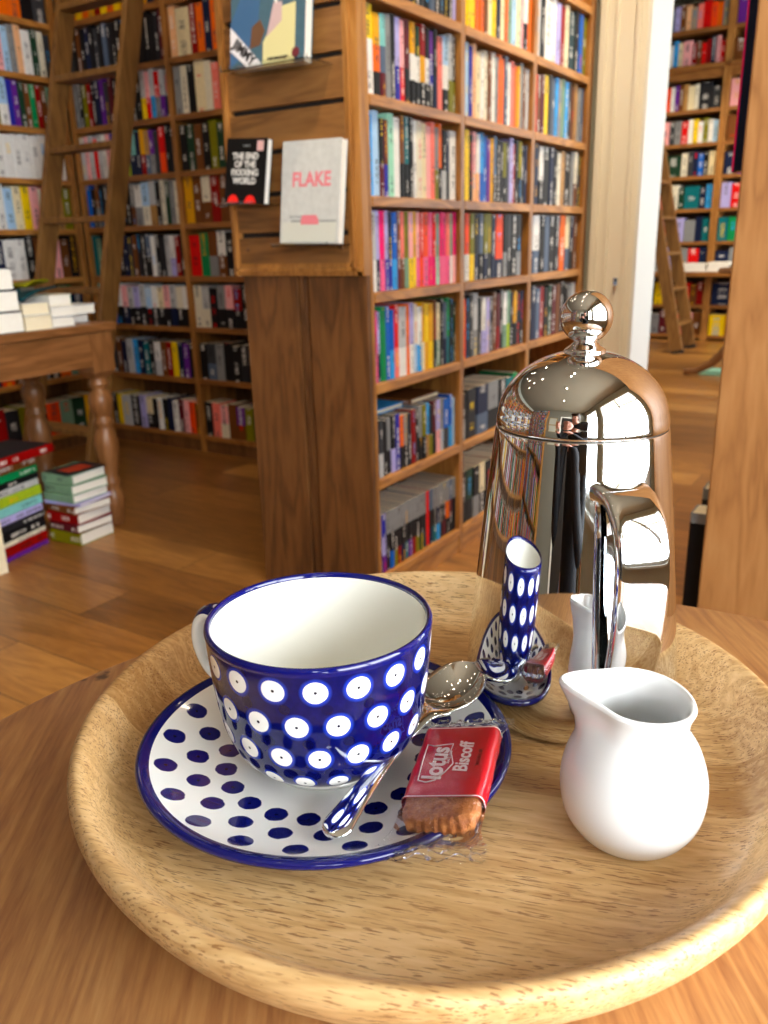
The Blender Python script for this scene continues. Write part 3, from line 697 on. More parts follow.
# ------------------------------------------------------------------ display books on the end panel
def text_mesh(name, body, size, mat, parent, loc, rot, ext=.0003, bold=0.0, sx=1.0, align='CENTER', shear=0):
    cu = bpy.data.curves.new(name, 'FONT'); cu.body = body; cu.size = size; cu.extrude = ext; cu.align_x = align; cu.align_y = 'CENTER'
    cu.offset = bold; cu.shear = shear; cu.space_character = 1.0; cu.resolution_u = 3
    tmp = bpy.data.objects.new(name, cu); C.objects.link(tmp)
    dg = bpy.context.evaluated_depsgraph_get(); me = bpy.data.meshes.new_from_object(tmp.evaluated_get(dg))
    bpy.data.objects.remove(tmp); me.materials.clear(); me.materials.append(mat)
    for v in me.vertices: v.co.x *= sx
    o = bpy.data.objects.new(name, me); C.objects.link(o)
    o.parent = COVER_OF.get(parent.name, parent) if 'COVER_OF' in globals() else parent; o.location = loc; o.rotation_euler = rot
    return o
def display_book(label, loc, w, h, th, lean, turn, tilt, col, side='left'):
    # front cover faces -Y; spine on the left, page edges on the right
    o = thing('display_book', label, 'book', loc, 'books displayed on the end panel')
    del o['group']
    o.rotation_euler = (R(-lean), R(tilt), R(turn))
    b = MB(); b.c = col; b.t = col; c = .002
    b.box(-w/2, 0, 0, w/2, c, h); b.box(-w/2, th-c, 0, w/2, th, h); b.box(-w/2, 0, 0, -w/2+c, th, h)
    o['c'] = 1; cvr = b.build('cover', M['cover'], o, shift=False, bevel=.0008)
    b = MB(); b.box(-w/2+c, c, .002, w/2-.002, th-c, h-.002); b.build('page_block', M['page_white'], o, shift=False)
    del o['c']; COVER_OF[o.name] = cvr; return o
COVER_OF = {}
def flat_shape(name, parent, pts, mat, y=-.0006, d=.0005):
    b = MB(); b.prism(pts, y, y+d, 'y'); return b.build(name, mat, COVER_OF.get(parent.name, parent), shift=False)
def ink(n, h, r=.45): return plain(n, hexc(h), r)
# plain grey-white hardback
fl = display_book('pale grey hardback with pink FLAKE title on the slatted end panel', (-1.307, 1.708, .985), .178, .238, .024, 7, 0, 1.2, hexc('c9cccb'))
pinkm = ink('pink_ink', 'e2808c'); greym = ink('grey_ink', '8f9496')
text_mesh('title_lettering', 'FLAKE', .046, pinkm, fl, (.003, -.0004, .147), (R(90), 0, 0), bold=.0014, sx=.92)
flat_shape('ground_band', fl, [(-.082, .004), (.082, .004), (.082, .05), (-.082, .05)], ink('pale_ground', 'cdcfc6'), -.0003, .0003)
flat_shape('road_line', fl, [(-.055, .050), (.082, .050), (.082, .054), (-.055, .054)], greym)
flat_shape('van_drawing', fl, [(-.024, .044), (.03, .044), (.03, .056), (.022, .066), (-.02, .066), (-.024, .058)], pinkm, -.001)
text_mesh('author_lettering', 'MATTHEW', .009, greym, fl, (-.038, -.0006, .062), (R(90), 0, 0)); 
def disc(name, parent, x, z, r, mat, y=-.0009, a0=0, a1=2*PI, n=20):
    pts = [(x+r*math.cos(a0+(a1-a0)*k/n), z+r*math.sin(a0+(a1-a0)*k/n)) for k in range(n+(0 if a1-a0 > 6.2 else 1))]
    return flat_shape(name, parent, pts, mat, y)
# black paperback
bk = display_book('black paperback with white hand lettered title and two red domes on end panel', (-1.510, 1.712, 1.086), .140, .155, .02, 7, -3, 4, hexc('0e0f11'))
whi = ink('white_cover_ink', 'e9e9e6'); redi = ink('red_cover_ink', 'f02018')
for k, line in enumerate(('THE END', 'OF THE', 'FXXXING', 'WORLD')):
    text_mesh('title_lettering', line, .0215, whi, bk, (-.002, -.0004, .112-k*.0195), (R(90), 0, 0), bold=.0007, sx=1.0)
text_mesh('author_lettering', 'CHARLES', .006, greym, bk, (0, -.0004, .137), (R(90), 0, 0))
disc('red_dome', bk, -.038, .001, .019, redi, a0=0, a1=PI); disc('red_dome', bk, .022, .001, .019, redi, a0=0, a1=PI)
flat_shape('price_sticker', bk, [(.036, .125), (.058, .125), (.058, .149), (.036, .149)], ink('sticker', 'e6b9b8'))
# large landscape comic
jm = display_book('large comic book with JIMMY banner on the end panel, topmost of three', (-1.400, 1.702, 1.387), .225, .26, .03, 6, 0, 1.5, hexc('4a6878'))
flat_shape('cover_panel', jm, [(-.11, .15), (-.03, .25), (-.11, .25)], ink('deep_blue', '2e4c78'))
flat_shape('cover_panel', jm, [(-.06, .19), (-.04, .175), (.105, .19), (.105, .235), (-.02, .23)], ink('wine_red', '6d2531'), -.0008)
flat_shape('cover_panel', jm, [(-.112, .0), (-.03, .06), (-.02, .16), (-.07, .17), (-.112, .10)], ink('mid_blue', '3c638c'), -.0007)
flat_shape('cover_panel', jm, [(-.01, .0), (.085, .0), (.085, .125), (.04, .12), (-.01, .05)], ink('pale_yellow', 'd8d19a'), -.0008)
flat_shape('cover_panel', jm, [(-.05, .04), (-.02, .045), (-.005, .075), (-.02, .10), (-.045, .085)], ink('brown_print', '6a4a34'), -.0009)
flat_shape('cover_panel', jm, [(0, .06), (.045, .09), (.045, .13), (.02, .13)], ink('pink_grey', 'c9aeb0'), -.0010)
flat_shape('banner', jm, [(-.112, .040), (-.058, .0), (-.008, .0), (-.112, .092)], ink('banner_white', 'e2e0e6'), -.0011)
text_mesh('banner_lettering', 'JIMMY', .031, ink('black_cover_ink', '16161a'), jm, (-.068, -.0014, .033), (R(90), R(38), 0), bold=.0012, sx=.95)
text_mesh('small_lettering', 'THE SMARTEST', .009, ink('black_cover_ink', '16161a'), jm, (.035, -.0014, .012), (R(90), 0, 0), bold=.0004)
for (pa, pb) in (((-.06, .165), (-.005, .25)), ((-.022, .19), (.11, .205)), ((.0, .175), (.03, .13))):
    dx, dz = pb[0]-pa[0], pb[1]-pa[1]; l = math.hypot(dx, dz); nx, nz = -dz/l*.004, dx/l*.004
    flat_shape('white_stroke', jm, [(pa[0]-nx, pa[1]-nz), (pb[0]-nx, pb[1]-nz), (pb[0]+nx, pb[1]+nz), (pa[0]+nx, pa[1]+nz)], whi, -.0013)
disc('round_seal', jm, .088, .02, .011, ink('wine_red', '6d2531'), -.0013)
for (x, z, w, lab) in ((-1.307, .982, .17, 'clear ledge holding the pale grey hardback'), (-1.505, 1.083, .125, 'clear ledge holding the black paperback'), (-1.385, 1.384, .26, 'clear ledge holding the large comic book')):
    b = MB(); b.box(x-w/2, 1.672, z-.003, x+w/2, 1.768, z-.0005); b.box(x-w/2, 1.669, z-.003, x+w/2, 1.672, z+.006)
    tag(b.build('display_ledge', M['acrylic'], off=(x, 1.73, z-.003)), lab, 'shelf ledge')

# ------------------------------------------------------------------ library ladder
def ladder(name, label, base, axis_w, lean, W, H, spacing, z_first, mat, bd=.095, bt=.028, offs=(0, 0)):
    """base: centre of foot line; axis_w unit vector across; lean unit vector the ladder leans towards with slope s"""
    r = thing(name, label, 'ladder', base)
    A = Vector(axis_w); Ld = Vector(lean[0]); s = lean[1]
    D = (Ld*s+Vector((0, 0, 1))).normalized(); N = A.cross(D).normalized()
    if N.dot(Ld) > 0: N = -N
    o = Vector(base)
    def board(b, c, ax, L, w1, hw1, w2, hw2):
        vs = []
        for k in (0, 1):
            for (i, j) in ((-1, -1), (1, -1), (1, 1), (-1, 1)): vs.append(c+ax*L*k+w1*hw1*i+w2*hw2*j)
        b.add(vs, [(0,3,2,1),(4,5,6,7),(0,1,5,4),(1,2,6,5),(2,3,7,6),(3,0,4,7)])
    for sgn in (-1, 1):
        b = MB(); board(b, o+A*sgn*W/2+D*.02, D, H, A, bt/2, N, bd/2)
        b.build('stile', mat, r, bevel=.002)
    k = 0
    while True:
        z = z_first+k*spacing
        if z > H*D.z-.1: break
        c = o+D*(z/D.z); b = MB()
        hor = Vector((Ld.x, Ld.y, 0))
        board(b, c-A*(W/2-bt/2), A, W-bt, hor, bd*.48, Vector((0, 0, 1)), .012)
        b.build('rung', mat, r, bevel=.002); k += 1
    for sgn in (-1, 1):
        b = MB(); board(b, o+A*sgn*W/2, D, .03, A, bt/2+.002, N, bd/2+.002); b.build('foot_pad', M['groove'], r)
    return r
lad = ladder('library_ladder', 'old pine library ladder leaning on the back bookcase', (-3.13, 2.2, 0), (1, 0, 0), ((0, 1, 0), .268), .435, 2.5, .29, .235, M['old_pine'], bd=.085, bt=.028)
ladder('library_ladder', 'dark wooden library ladder in the far room beyond the doorway', (-1.74, 7.6, 0), (.02, .9998, 0), ((-.9998, .02, 0), .24), .42, 2.1, .29, .24, M['old_pine'], bd=.1, bt=.035)

# ------------------------------------------------------------------ pine table with turned legs
tb = thing('console_table', 'long pine table with turned legs carrying stacks of books', 'table', (-2.62, 1.4, 0))
TX0, TX1, TY0, TY1 = -2.90, -2.39, .75, 2.0
b = MB(); b.box(TX0, TY0, .712, TX1, TY1, .74); b.build('tabletop', M['table_pine'], tb, bevel=.006, bseg=3)
b = MB(); ap = .05
for bx in ((TX1-.035, TY0+.06, TX1-.012, TY1-.06), (TX0+.012, TY0+.06, TX0+.035, TY1-.06), (TX0+.06, TY1-.035, TX1-.06, TY1-.012), (TX0+.06, TY0+.012, TX1-.06, TY0+.035)):
    b.box(bx[0], bx[1], .595, bx[2], bx[3], .711)
b.build('apron', M['table_pine'], tb, bevel=.002)
LP = [(0.024, 0), (.03, .012), (.033, .04), (.04, .075), (.044, .10), (.038, .13), (.028, .15), (.034, .165), (.034, .175), (.027, .19), (.032, .22), (.041, .28), (.043, .31), (.040, .345), (.032, .37), (.028, .38), (.037, .392), (.037, .402), (.027, .412), (.03, .425), (.040, .45), (.044, .475), (.040, .497), (.028, .515), (.026, .522), (.036, .532), (.036, .542), (.03, .552), (.036, .562)]
for x in (TX0+.068, TX1-.056):
    for y in (TY0+.068, TY1-.068):
        b = MB(); b.lathe([(0, 0)]+[(r, z*.985) for r, z in LP[:-1]]+[(.034, .555)], (x, y), 28)
        s_ = .046
        b.box(x-s_, y-s_, .575, x+s_, y+s_, .711)
        b.add([(x-s_*.62, y-s_*.62, .552), (x+s_*.62, y-s_*.62, .552), (x+s_*.62, y+s_*.62, .552), (x-s_*.62, y+s_*.62, .552), (x-s_, y-s_, .575), (x+s_, y-s_, .575), (x+s_, y+s_, .575), (x-s_, y+s_, .575)],
              [(0,3,2,1),(0,1,5,4),(1,2,6,5),(2,3,7,6),(3,0,4,7)])
        b.build('leg', M['table_leg'], tb)
for (y, z) in ((1.925, .65), (1.96, .65)):
    b = MB(); b.lathe([(0, 0), (.006, 0), (.006, .0012), (0, .0012)], seg=12); o = b.build('dowel', M['groove'], tb, shift=False)
    o.location = Vector((TX1-.012-.0, y-.02, z))-Vector((-2.62, 1.4, 0)); o.rotation_euler = (0, R(90), 0)
# stacks on the table: page edges towards the window
def stack(xf, y0, z0, items, name='hardback_book', pagem='page_white'):
    """items: (thickness, length along Y, colour, jitter x, label). pages face +X"""
    z = z0
    for (th, L, colr, jx, lab) in items:
        # spine away from +X: rotate so that +y(local pages) -> +X ; spine along local x -> -Y
        W = .15
        o = flat_book(name, lab, (xf+jx-W, y0+L, z+.0003), R(-90), L, W, th, [(1, PC[colr])], pagem, 'book stacks on the pine table')
        z += th+.0006
    return z
stack(-2.40, 1.37, .74, [(.064, .275, 'charcoal', 0, 'thick book with black cover, lowest in the leftmost stack on table'),
                        (.064, .27, 'charcoal', .0, 'thick book with black cover, middle of the leftmost stack on table'),
                        (.066, .262, 'black', -.002, 'thick book with black cover, topmost in the leftmost stack on table')])
stack(-2.405, 1.652, .74, [(.046, .102, 'ivory', 0, 'cream paged book, lowest in the second stack on table'), (.040, .10, 'lightgrey', -.004, 'cream paged book, topmost in the second stack on table')], pagem='page')
stack(-2.42, 1.763, .74, [(.034, .088, 'lightgrey', 0, 'white paperback, lowest in the third stack on table'), (.033, .09, 'white', .002, 'white paperback, middle of the third stack on table'), (.036, .088, 'ivory', -.002, 'white paperback, topmost in the third stack on table')])
stack(-2.50, 1.872, .74, [(.03, .1, 'lightgrey', 0, 'white book, lower of two at the table corner'), (.032, .11, 'lightgrey', .03, 'white book jutting out, upper of two at the table corner')])
# loose open magazines on the pile
b = MB(); b.c = PC['teal']; b.t = PC['white']
def mag(uv_, L=.25, W=.13, lift=.045):
    pass
def magf(x0, y0, z0, dx, dy, dz, w, col, label, name='magazine'):
    z0 += .006
    b = MB(); b.c = col; b.t = (.9, .9, .9); n = 8
    def f(u, v):
        return (x0+dx*u-w*v, y0+dy*u, z0+dz*u+.010*math.sin(PI*u)-.02*u*v)
    b.grid(f, 8, 4); b.grid(lambda u, v: tuple(Vector(f(u, 1-v))-Vector((0, 0, .006))), 8, 4)
    o = b.build(name, M['cover'], off=(x0, y0, z0)); s = o.modifiers.new('s', 'SOLIDIFY'); s.thickness = .003
    return tag(o, label, 'magazine')
magf(-2.41, 1.66, .832, -.03, .155, .035, .12, PC['darkteal'], 'floppy dark teal magazine sloping over the second stack on table')
magf(-2.47, 1.72, .872, -.03, .11, .012, .1, PC['olive'], 'floppy yellow green magazine lying on top of the magazines')

# ------------------------------------------------------------------ floor stacks
cz = 0
A_items = [('purple', .012), ('darkred', .026), ('ivory', .012), ('black', .026), ('charcoal', .018), ('lilac', .02), ('aqua', .024), ('lime', .026), ('lightgrey', .018), ('black', .016), ('green', .02), ('brown', .026)]
AL = ['purple book at the very bottom', 'orange red book second from the bottom', 'ivory book third from the bottom', 'black book fourth from the bottom', 'charcoal book fifth from the bottom', 'white and lilac book sixth from bottom', 'pale aqua book seventh up', 'lime book just above the pale aqua one', 'white book under the thin black one', 'thin black book below the bright green one', 'bright green book', 'dark patterned book under the large top hardback']
ROTA = math.atan2(.208, -.055)-R(90)   # direction of long spine side
def floor_stack(corner, d, items, labels, L, W, name, pagem, jit, group):
    """corner: visible near corner; d: unit direction of the spine side"""
    z = 0
    for i, (it, lab) in enumerate(zip(items, labels)):
        colr, th = it[0], it[1]; Lk = it[2] if len(it) > 2 else L; jx = it[3] if len(it) > 3 else 0; rot = it[4] if len(it) > 4 else (rnd.random()-.5)*jit
        ang = math.atan2(d[1], d[0])+R(rot)
        o = flat_book(name, lab, (corner[0]+jx*.3, corner[1]+jx, z+.0003), ang, Lk, W, th, [(1, PC[colr])], pagem, group, hard=(name == 'hardback_book'))
        z += th+.0006
    return z
# stack A: spines towards the window side
A_items = [(c, t_*1.3) for c, t_ in A_items]
zA = floor_stack((-2.445, 1.475), (-.24, .97), A_items, [l+' of the big floor stack' for l in AL], .2, .17, 'paperback_book', 'page_white', 2, 'large floor stack')
big = flat_book('hardback_book', 'large black hardback with crimson edge, topmost of the big floor stack', (-2.41, 1.46, zA+.0005), math.atan2(.98, -.2), .27, .2, .03, [(1, PC['darkred'])], 'page_white')
jk = MB(); jk.c = PC['charcoal']; jk.t = PC['slate']; jk.box(.006, .006, .0302, .264, .19, .031)
jk.build('dust_jacket', M['cover'], big, shift=False)
B_items = [('olive', .036, .145, 0, 2), ('maroon', .024, .14, .004, -2), ('darkred', .030, .142, 0, 3), ('brown', .022, .14, .006, -4), ('lilac', .009, .16, -.004, 6), ('sage', .024, .142, -.002, 1), ('sage', .026, .14, .004, -2), ('sage', .027, .14, .0, 4)]
BL = ['olive yellow book at the very bottom', 'maroon book second from bottom', 'dark red book third from bottom', 'brown book fourth from bottom', 'thin lilac booklet', 'grey green book above lilac booklet', 'grey green book, second from top', 'grey green book with dark cover on top']
zB = floor_stack((-2.505, 1.690), (.99, .06), [(a, b_*1.25, c, d, e) for a, b_, c, d, e in B_items], [l+', small floor stack by leg' for l in BL], .145, .16, 'hardback_book', 'page_white', 0, 'small floor stack')
o = MB(); o.c = PC['charcoal']; o.t = PC['red']; o.box(-2.50, 1.70, zB+.0004, -2.375, 1.865, zB+.002); o.c = hexc('b03a20'); o.box(-2.47, 1.73, zB+.002, -2.405, 1.83, zB+.0026)
tag(o.build('leaflet', M['cover'], off=(-2.44, 1.78, zB)), 'dark leaflet with a red block lying on the small floor stack', 'leaflet')
C_items = [('ivory', .05), ('cream', .055), ('ivory', .05), ('white', .055), ('ivory', .05)]
z = 0
for (c, th), lab in zip(C_items, ('bottom', 'second', 'third', 'fourth', 'topmost')):
    flat_book('paperback_book', 'cream paged book, %s of the pale stack at the left edge on floor' % lab, (-2.372-.15, 1.43, z+.0003), R(-90), .22, .15, th, [(1, PC[c])], 'page', 'pale floor stack', hard=False); z += th+.0006

# ------------------------------------------------------------------ near bookcase on the right
NX, NY = -.224, 1.2
nb = thing('bookcase', 'wooden bookcase end panel rising at the right edge behind the café table', 'bookcase', (.4, 2.0, 0))
b = MB(); b.box(NX, NY, 0, 1.2, NY+.035, 2.5); b.build('end_panel', M['panel_right'], nb, bevel=.003)
b = MB(); b.box(NX+.28, NY+.035, 0, NX+.30, 3.1, 2.5); b.build('back_panel', M['pine_dark'], nb)
b = MB(); b.box(NX+.005, 3.1, 0, NX+.30, 3.135, 2.5); b.build('upright', M['shelf_oak'], nb)
for z in (.06, .36, .70, 1.06, 1.38, 1.68, 1.98, 2.28):
    b = MB(); b.box(NX+.005, NY+.036, z-.025, NX+.28, 3.1, z); b.build('shelf', M['shelf_oak_y'], nb)
k = 0
b = MB(); add_book(b, Matrix.Identity(4), .03, .29, .2, [(1, PC['magenta'])], 3); b.mat = 0; b.c = PC['navy']; b.t = PC['navy']; b.box(.0302, .0035, 0, .0312, .2, .29)
o = b.build('picture_book', [M['cover'], M['page']]); o.matrix_world = Matrix.Translation((NX-.020, 1.27, 1.062)) @ Matrix.Rotation(R(-90), 4, 'Z')
tag(o, 'tall navy picture book with pink edge poking out past the right panel', 'book')
for i, (h, out, y, lab) in enumerate(((.225, .030, 1.238, 'nearest and lowest of the row'), (.25, .026, 1.29, 'second in the row'), (.28, .020, 1.342, 'third in the row'), (.30, .014, 1.394, 'furthest and tallest of the row'))):
    b = MB(); add_book(b, Matrix.Identity(4), .048, h, .2, [(.93, PC['black']), (1, PC['grey'])], 3)
    o = b.build('binder', [M['cover'], M['page']]); o.matrix_world = Matrix.Translation((NX-out, y+.050, .362)) @ Matrix.Rotation(R(-90), 4, 'Z')
    tag(o, 'black folder poking out past the right panel, %s' % lab, 'folder', 'black folders on the right bookcase')

# ------------------------------------------------------------------ far room furniture
ft = thing('pedestal_table', 'wooden pedestal table with curved splayed feet in the far room', 'table', (-.92, 6.28, 0))
b = MB(); b.lathe([(0, .72), (.32, .72), (.33, .735), (.32, .75), (0, .75)], (-.92, 6.28), 40); b.build('tabletop', M['table_leg'], ft)
b = MB(); b.lathe([(0, .25), (.05, .25), (.06, .3), (.035, .36), (.05, .5), (.03, .6), (.06, .719), (0, .719)], (-.92, 6.28), 24); b.build('pedestal', M['table_leg'], ft)
for a in (182, 302, 62):
    b = MB(); ca_, sa_ = math.cos(R(a)), math.sin(R(a))
    pts = [(-.92+ca_*d, 6.28+sa_*d, z) for d, z in ((.03, .33), (.12, .30), (.22, .2), (.32, .09), (.42, .035), (.5, .03))]
    b.tube(pts, [.035, .038, .036, .03, .024, .024], 12); b.build('foot', M['table_leg'], ft)
b = MB(); b.c = PC['mint']; b.t = PC['white']; b.box(-1.33, 6.33, .0005, -1.10, 6.50, .03)
tag(b.build('magazine_pile', M['cover'], off=(-1.22, 6.41, 0), bevel=.002), 'pale green magazine lying on the far floor below the pedestal table', 'magazine')
for i, (x, w, h) in enumerate(((-2.02, .26, .075), (-1.75, .2, .085), (-1.53, .2, .08))):
    b = MB(); b.c = (1, 1, 1); z0_ = .64
    for k in range(3): b.box(x+.006*((k*7) % 3), FY-.19, z0_+k*h/3+.0005, x+w-.008*((k*5) % 2), FY-.01, z0_+(k+1)*h/3)
    tag(b.build('paper_stack', M['page_white'], off=(x+w/2, FY-.1, z0_), bevel=.004), 'white paper stack on the far ledge, %s from the doorway edge' % ORD[i], 'papers', 'white paper stacks on the far ledge')
b = MB(); b.box(-2.3, FY-.22, .60, -1.2, FY-.0, .64); b.build('ledge', M['shelf_oak_x'], fb)
b = MB(); b.box(-2.3, FY-.20, .0, -2.27, FY, .60); b.box(-1.23, FY-.20, 0, -1.2, FY, .60); b.build('ledge_support', M['shelf_oak_x'], fb)

# ================================================================== café table and what stands on it
TC = (-.077, .236)
ct = thing('cafe_table', 'round wooden café table in the foreground carrying the oak tray', 'table', (*TC, 0))
b = MB(); b.lathe([(0, .712), (.318, .712), (.325, .716), (.3272, .724), (.3272, .732), (.325, .738), (.321, .74), (0, .74)], TC, 128)
b.build('tabletop', M['cafe_table'], ct)
b = MB(); b.lathe([(0, 0), (.21, 0), (.21, .012), (.06, .03), (.03, .05), (.028, .68), (.12, .705), (.12, .7115), (0, .7115)], TC, 48)
b.build('pedestal', plain('black_iron', (.02, .02, .02), .45, .6), ct)

TR = (-.1745, .308); ZT = .7405
b = MB()
prof = [(0, .001), (.135, .001), (.148, .003), (.158, .010), (.165, .021), (.1675, .028), (.1672, .0325), (.1645, .0352), (.161, .0345), (.1575, .031), (.152, .0215), (.146, .0155), (.138, .0125), (.128, .0115), (0, .0115)]
# smooth the profile
def smoothp(pr, n=3):
    out = []
    for i in range(len(pr)-1):
        p0 = pr[max(i-1, 0)]; p1 = pr[i]; p2 = pr[i+1]; p3 = pr[min(i+2, len(pr)-1)]
        for k in range(n):
            u = k/n
            out.append(tuple(.5*((2*p1[j])+(-p0[j]+p2[j])*u+(2*p0[j]-5*p1[j]+4*p2[j]-p3[j])*u*u+(-p0[j]+3*p1[j]-3*p2[j]+p3[j])*u**3) for j in (0, 1)))
    out.append(pr[-1]); return [(max(a, 0), c) for a, c in out]
b.lathe([prof[0]]+smoothp(prof[1:-1], 3)+[prof[-1]], TR, 160, ZT-.001)
tag(b.build('serving_tray', M['tray'], off=(*TR, ZT)), 'round oak tray with raised rim on the café table', 'tray')
ZF_ = ZT+.0105   # tray floor, about .751

# saucer
SC = (-.208, .266); ZS0 = ZF_
sr = thing('saucer', 'white saucer with navy spots and blue rim under the cup', 'saucer', (*SC, ZS0))
def lathe_uvr(b, prof, c, z0, seg=96):
    n0 = len(b.uv); b.lathe(prof, c, seg, z0)
    idx = n0
    for i in range(len(prof)-1):
        for k in range(seg):
            a0, a1 = k/seg, (k+1)/seg
            b.uv[idx] = [(a0, prof[i][0]), (a1, prof[i][0]), (a1, prof[i+1][0]), (a0, prof[i+1][0])]; idx += 1
b = MB()
top = smoothp([(.0801, .0162), (.072, .0128), (.058, .0085), (.044, .0058), (.033, .0052)], 4)
lathe_uvr(b, [(.0001, .0052)]+top[::-1], SC, ZS0, 128); b.build('dish', M['saucer_glaze'], sr)
b = MB()
b.lathe(smoothp([(.0801, .0162), (.0822, .0172), (.0843, .0178), (.0858, .0172), (.0862, .0158), (.0848, .0138), (.078, .0102), (.062, .0052), (.052, .0025), (.050, .0003), (.046, .0003), (.044, .0022)], 3)+[(0, .0025)], SC, 128, ZS0)
b.build('rim_band', M['blue_glaze'], sr)

# cup
CC = (-.2085, .2665); ZC = ZS0+.0056
cp = thing('teacup', 'empty blue and white spotted cup standing on the saucer', 'cup', (*CC, ZC))
outer = [(.0275, .0000), (.0285, .002), (.0275, .0038), (.0335, .0065), (.0400, .0125), (.0445, .0215), (.0470, .032), (.0486, .044), (.0497, .057), (.0505, .0690)]
so_ = smoothp(outer[2:], 5)
b = MB(); b.lathe([(.0265, .0002)]+outer[:2], CC, 96, ZC); b.lathe([(.0285, .002), (.0275, .0038)], CC, 96, ZC); b.build('foot_ring', M['white_glaze'], cp)
b = MB(); pr = so_
# v measured from the rim downwards
arc = [0]
for i in range(1, len(pr)): arc.append(arc[-1]+math.hypot(pr[i][0]-pr[i-1][0], pr[i][1]-pr[i-1][1]))
Ltot = arc[-1]; seg = 128
AZ = (math.atan2((-FW).y, (-FW).x)/(2*PI)) % 1
n0 = len(b.uv); b.lathe(pr, CC, seg, ZC); idx = n0
for i in range(len(pr)-1):
    for k in range(seg):
        b.uv[idx] = [((k)/seg, Ltot-arc[i]), ((k+1)/seg, Ltot-arc[i]), ((k+1)/seg, Ltot-arc[i+1]), (k/seg, Ltot-arc[i+1])]; idx += 1
b.build('bowl', M['cup_glaze'], cp)
b = MB(); b.lathe(smoothp([(.0505, .0690), (.0507, .0712), (.0497, .0727), (.0483, .0722), (.0478, .0705)], 3), CC, 128, ZC); b.build('rim_band', M['blue_glaze'], cp)
b = MB(); b.lathe(smoothp([(.0478, .0705), (.0470, .057), (.0458, .044), (.044, .032), (.0412, .022), (.037, .0142), (.030, .0095), (.018, .0075)], 4)+[(0, .0072)], CC, 128, ZC); b.build('lining', M['white_glaze'], cp)
hd = (-RT*math.cos(R(24))+FW*math.sin(R(24)))
hp = [(.0497, .0600), (.0540, .0635), (.0590, .0645), (.0635, .0600), (.0650, .0520), (.0635, .0440), (.0600, .0370), (.0540, .0320), (.0475, .0300)]
hp = smoothp(hp, 4)
b = MB(); pts = [(CC[0]+hd.x*d, CC[1]+hd.y*d, ZC+z) for d, z in hp]
sd = Vector((-hd.y, hd.x, 0))
n = len(pts); vs = []; sgn_ = 14
for i in range(n):
    tt = (Vector(pts[min(i+1, n-1)])-Vector(pts[max(i-1, 0)])).normalized(); nn_ = sd.cross(tt).normalized()
    for k in range(sgn_):
        a = 2*PI*k/sgn_; vs.append(Vector(pts[i])+sd*.0070*math.cos(a)+nn_*.0034*math.sin(a))
b.add(vs, [(i*sgn_+k, i*sgn_+(k+1) % sgn_, (i+1)*sgn_+(k+1) % sgn_, (i+1)*sgn_+k) for i in range(n-1) for k in range(sgn_)], smooth=True)
for i in range(len(b.f)):
    row, k = divmod(i, sgn_)
    zc = sum(b.v[q][2] for q in b.f[i])/4; m_ = Vector([sum(b.v[q][j] for q in b.f[i])/4 for j in range(3)])-(Vector(pts[row])+Vector(pts[row+1]))/2
    tt = (Vector(pts[row+1])-Vector(pts[row])).normalized(); nn_ = sd.cross(tt).normalized()
    b.m[i] = 1 if (m_.dot(nn_) < -.0012 and row < (n-1)*.5) else 0
hobj = b.build('handle', [M['white_glaze'], M['blue_glaze']], cp); WORLD_LOC[hobj.name] = Vector((*CC, ZC))
for fr in (.16, .32):
    i = int(fr*(n-1)); tt = (Vector(pts[i+1])-Vector(pts[i-1])).normalized(); nn_ = sd.cross(tt).normalized()
    q = Vector(pts[i])-nn_*.0032
    b = MB(); vs = [q+tt*.0028*math.cos(2*PI*k/14)+sd*.0026*math.sin(2*PI*k/14)-nn_*.0003 for k in range(14)]
    b.add(vs, [tuple(range(14))]); b.add([v+nn_*.0016 for v in vs], [tuple(range(14))]); b.build('spot', M['white_glaze'], hobj)

# spoon: handle end near the viewer, bowl away
b = MB()
S0 = Vector((-.1665, .2125, ZS0+.0150)); S1 = Vector((-.1715, .3300, ZS0+.0250))
ax = (S1-S0); Ls = ax.length; ax.normalize(); sdv = ax.cross(Vector((0, 0, 1))).normalized(); upv = sdv.cross(ax).normalized()
LS = .134
def wid(s):
    # s metres from the handle end
    if s < .006: return .0062*math.sqrt(max(1e-6, 1-((.006-s)/.006)**2))+.0002
    if s < .055: u = (s-.006)/.049; return .0064*(1-u)**1.3+.0024*(1-(1-u)**1.3)
    if s < .080: return .0023+.0004*((s-.055)/.025)
    if s < .090: u = (s-.080)/.010; return .0027+.0055*u*u
    u = (s-.090)/(LS-.090)
    if u < .40: return .0082+.0068*math.sin(PI/2*u/.40)
    return .0150*math.sqrt(max(0, 1-((u-.40)/.60)**2.4))+.0001
def hgt_(s):
    u = s/LS
    return .0035*math.sin(PI*min(1, s/.09))-.0005+ (.0 if s < .09 else .001)
NSg, NWg = 90, 14
def sp(u, v, off=0):
    # more samples at both ends
    s = LS*(.5-.5*math.cos(PI*u)); t_ = v*2-1; w = wid(s)
    bowl = max(0, min(1, (s-.084)/.016)); e = max(0, 1-(abs(s-.112)/(.0225))**2) if s > .0895 else 0
    sag = -.0078*e*(1-t_*t_) if e > 0 else 0
    crown = .0012*(1-t_*t_)*(1-bowl)
    return S0+ax*s+sdv*(w*t_)+upv*(hgt_(s)+sag+crown+off)
b.grid(lambda u, v: sp(u, v), NSg, NWg)
o = b.build('teaspoon', M['steel'], off=tuple(S0)); m_ = o.modifiers.new('thick', 'SOLIDIFY'); m_.thickness = .0013; m_.offset = 0
tag(o, 'polished steel teaspoon resting on the saucer beside the cup', 'spoon')

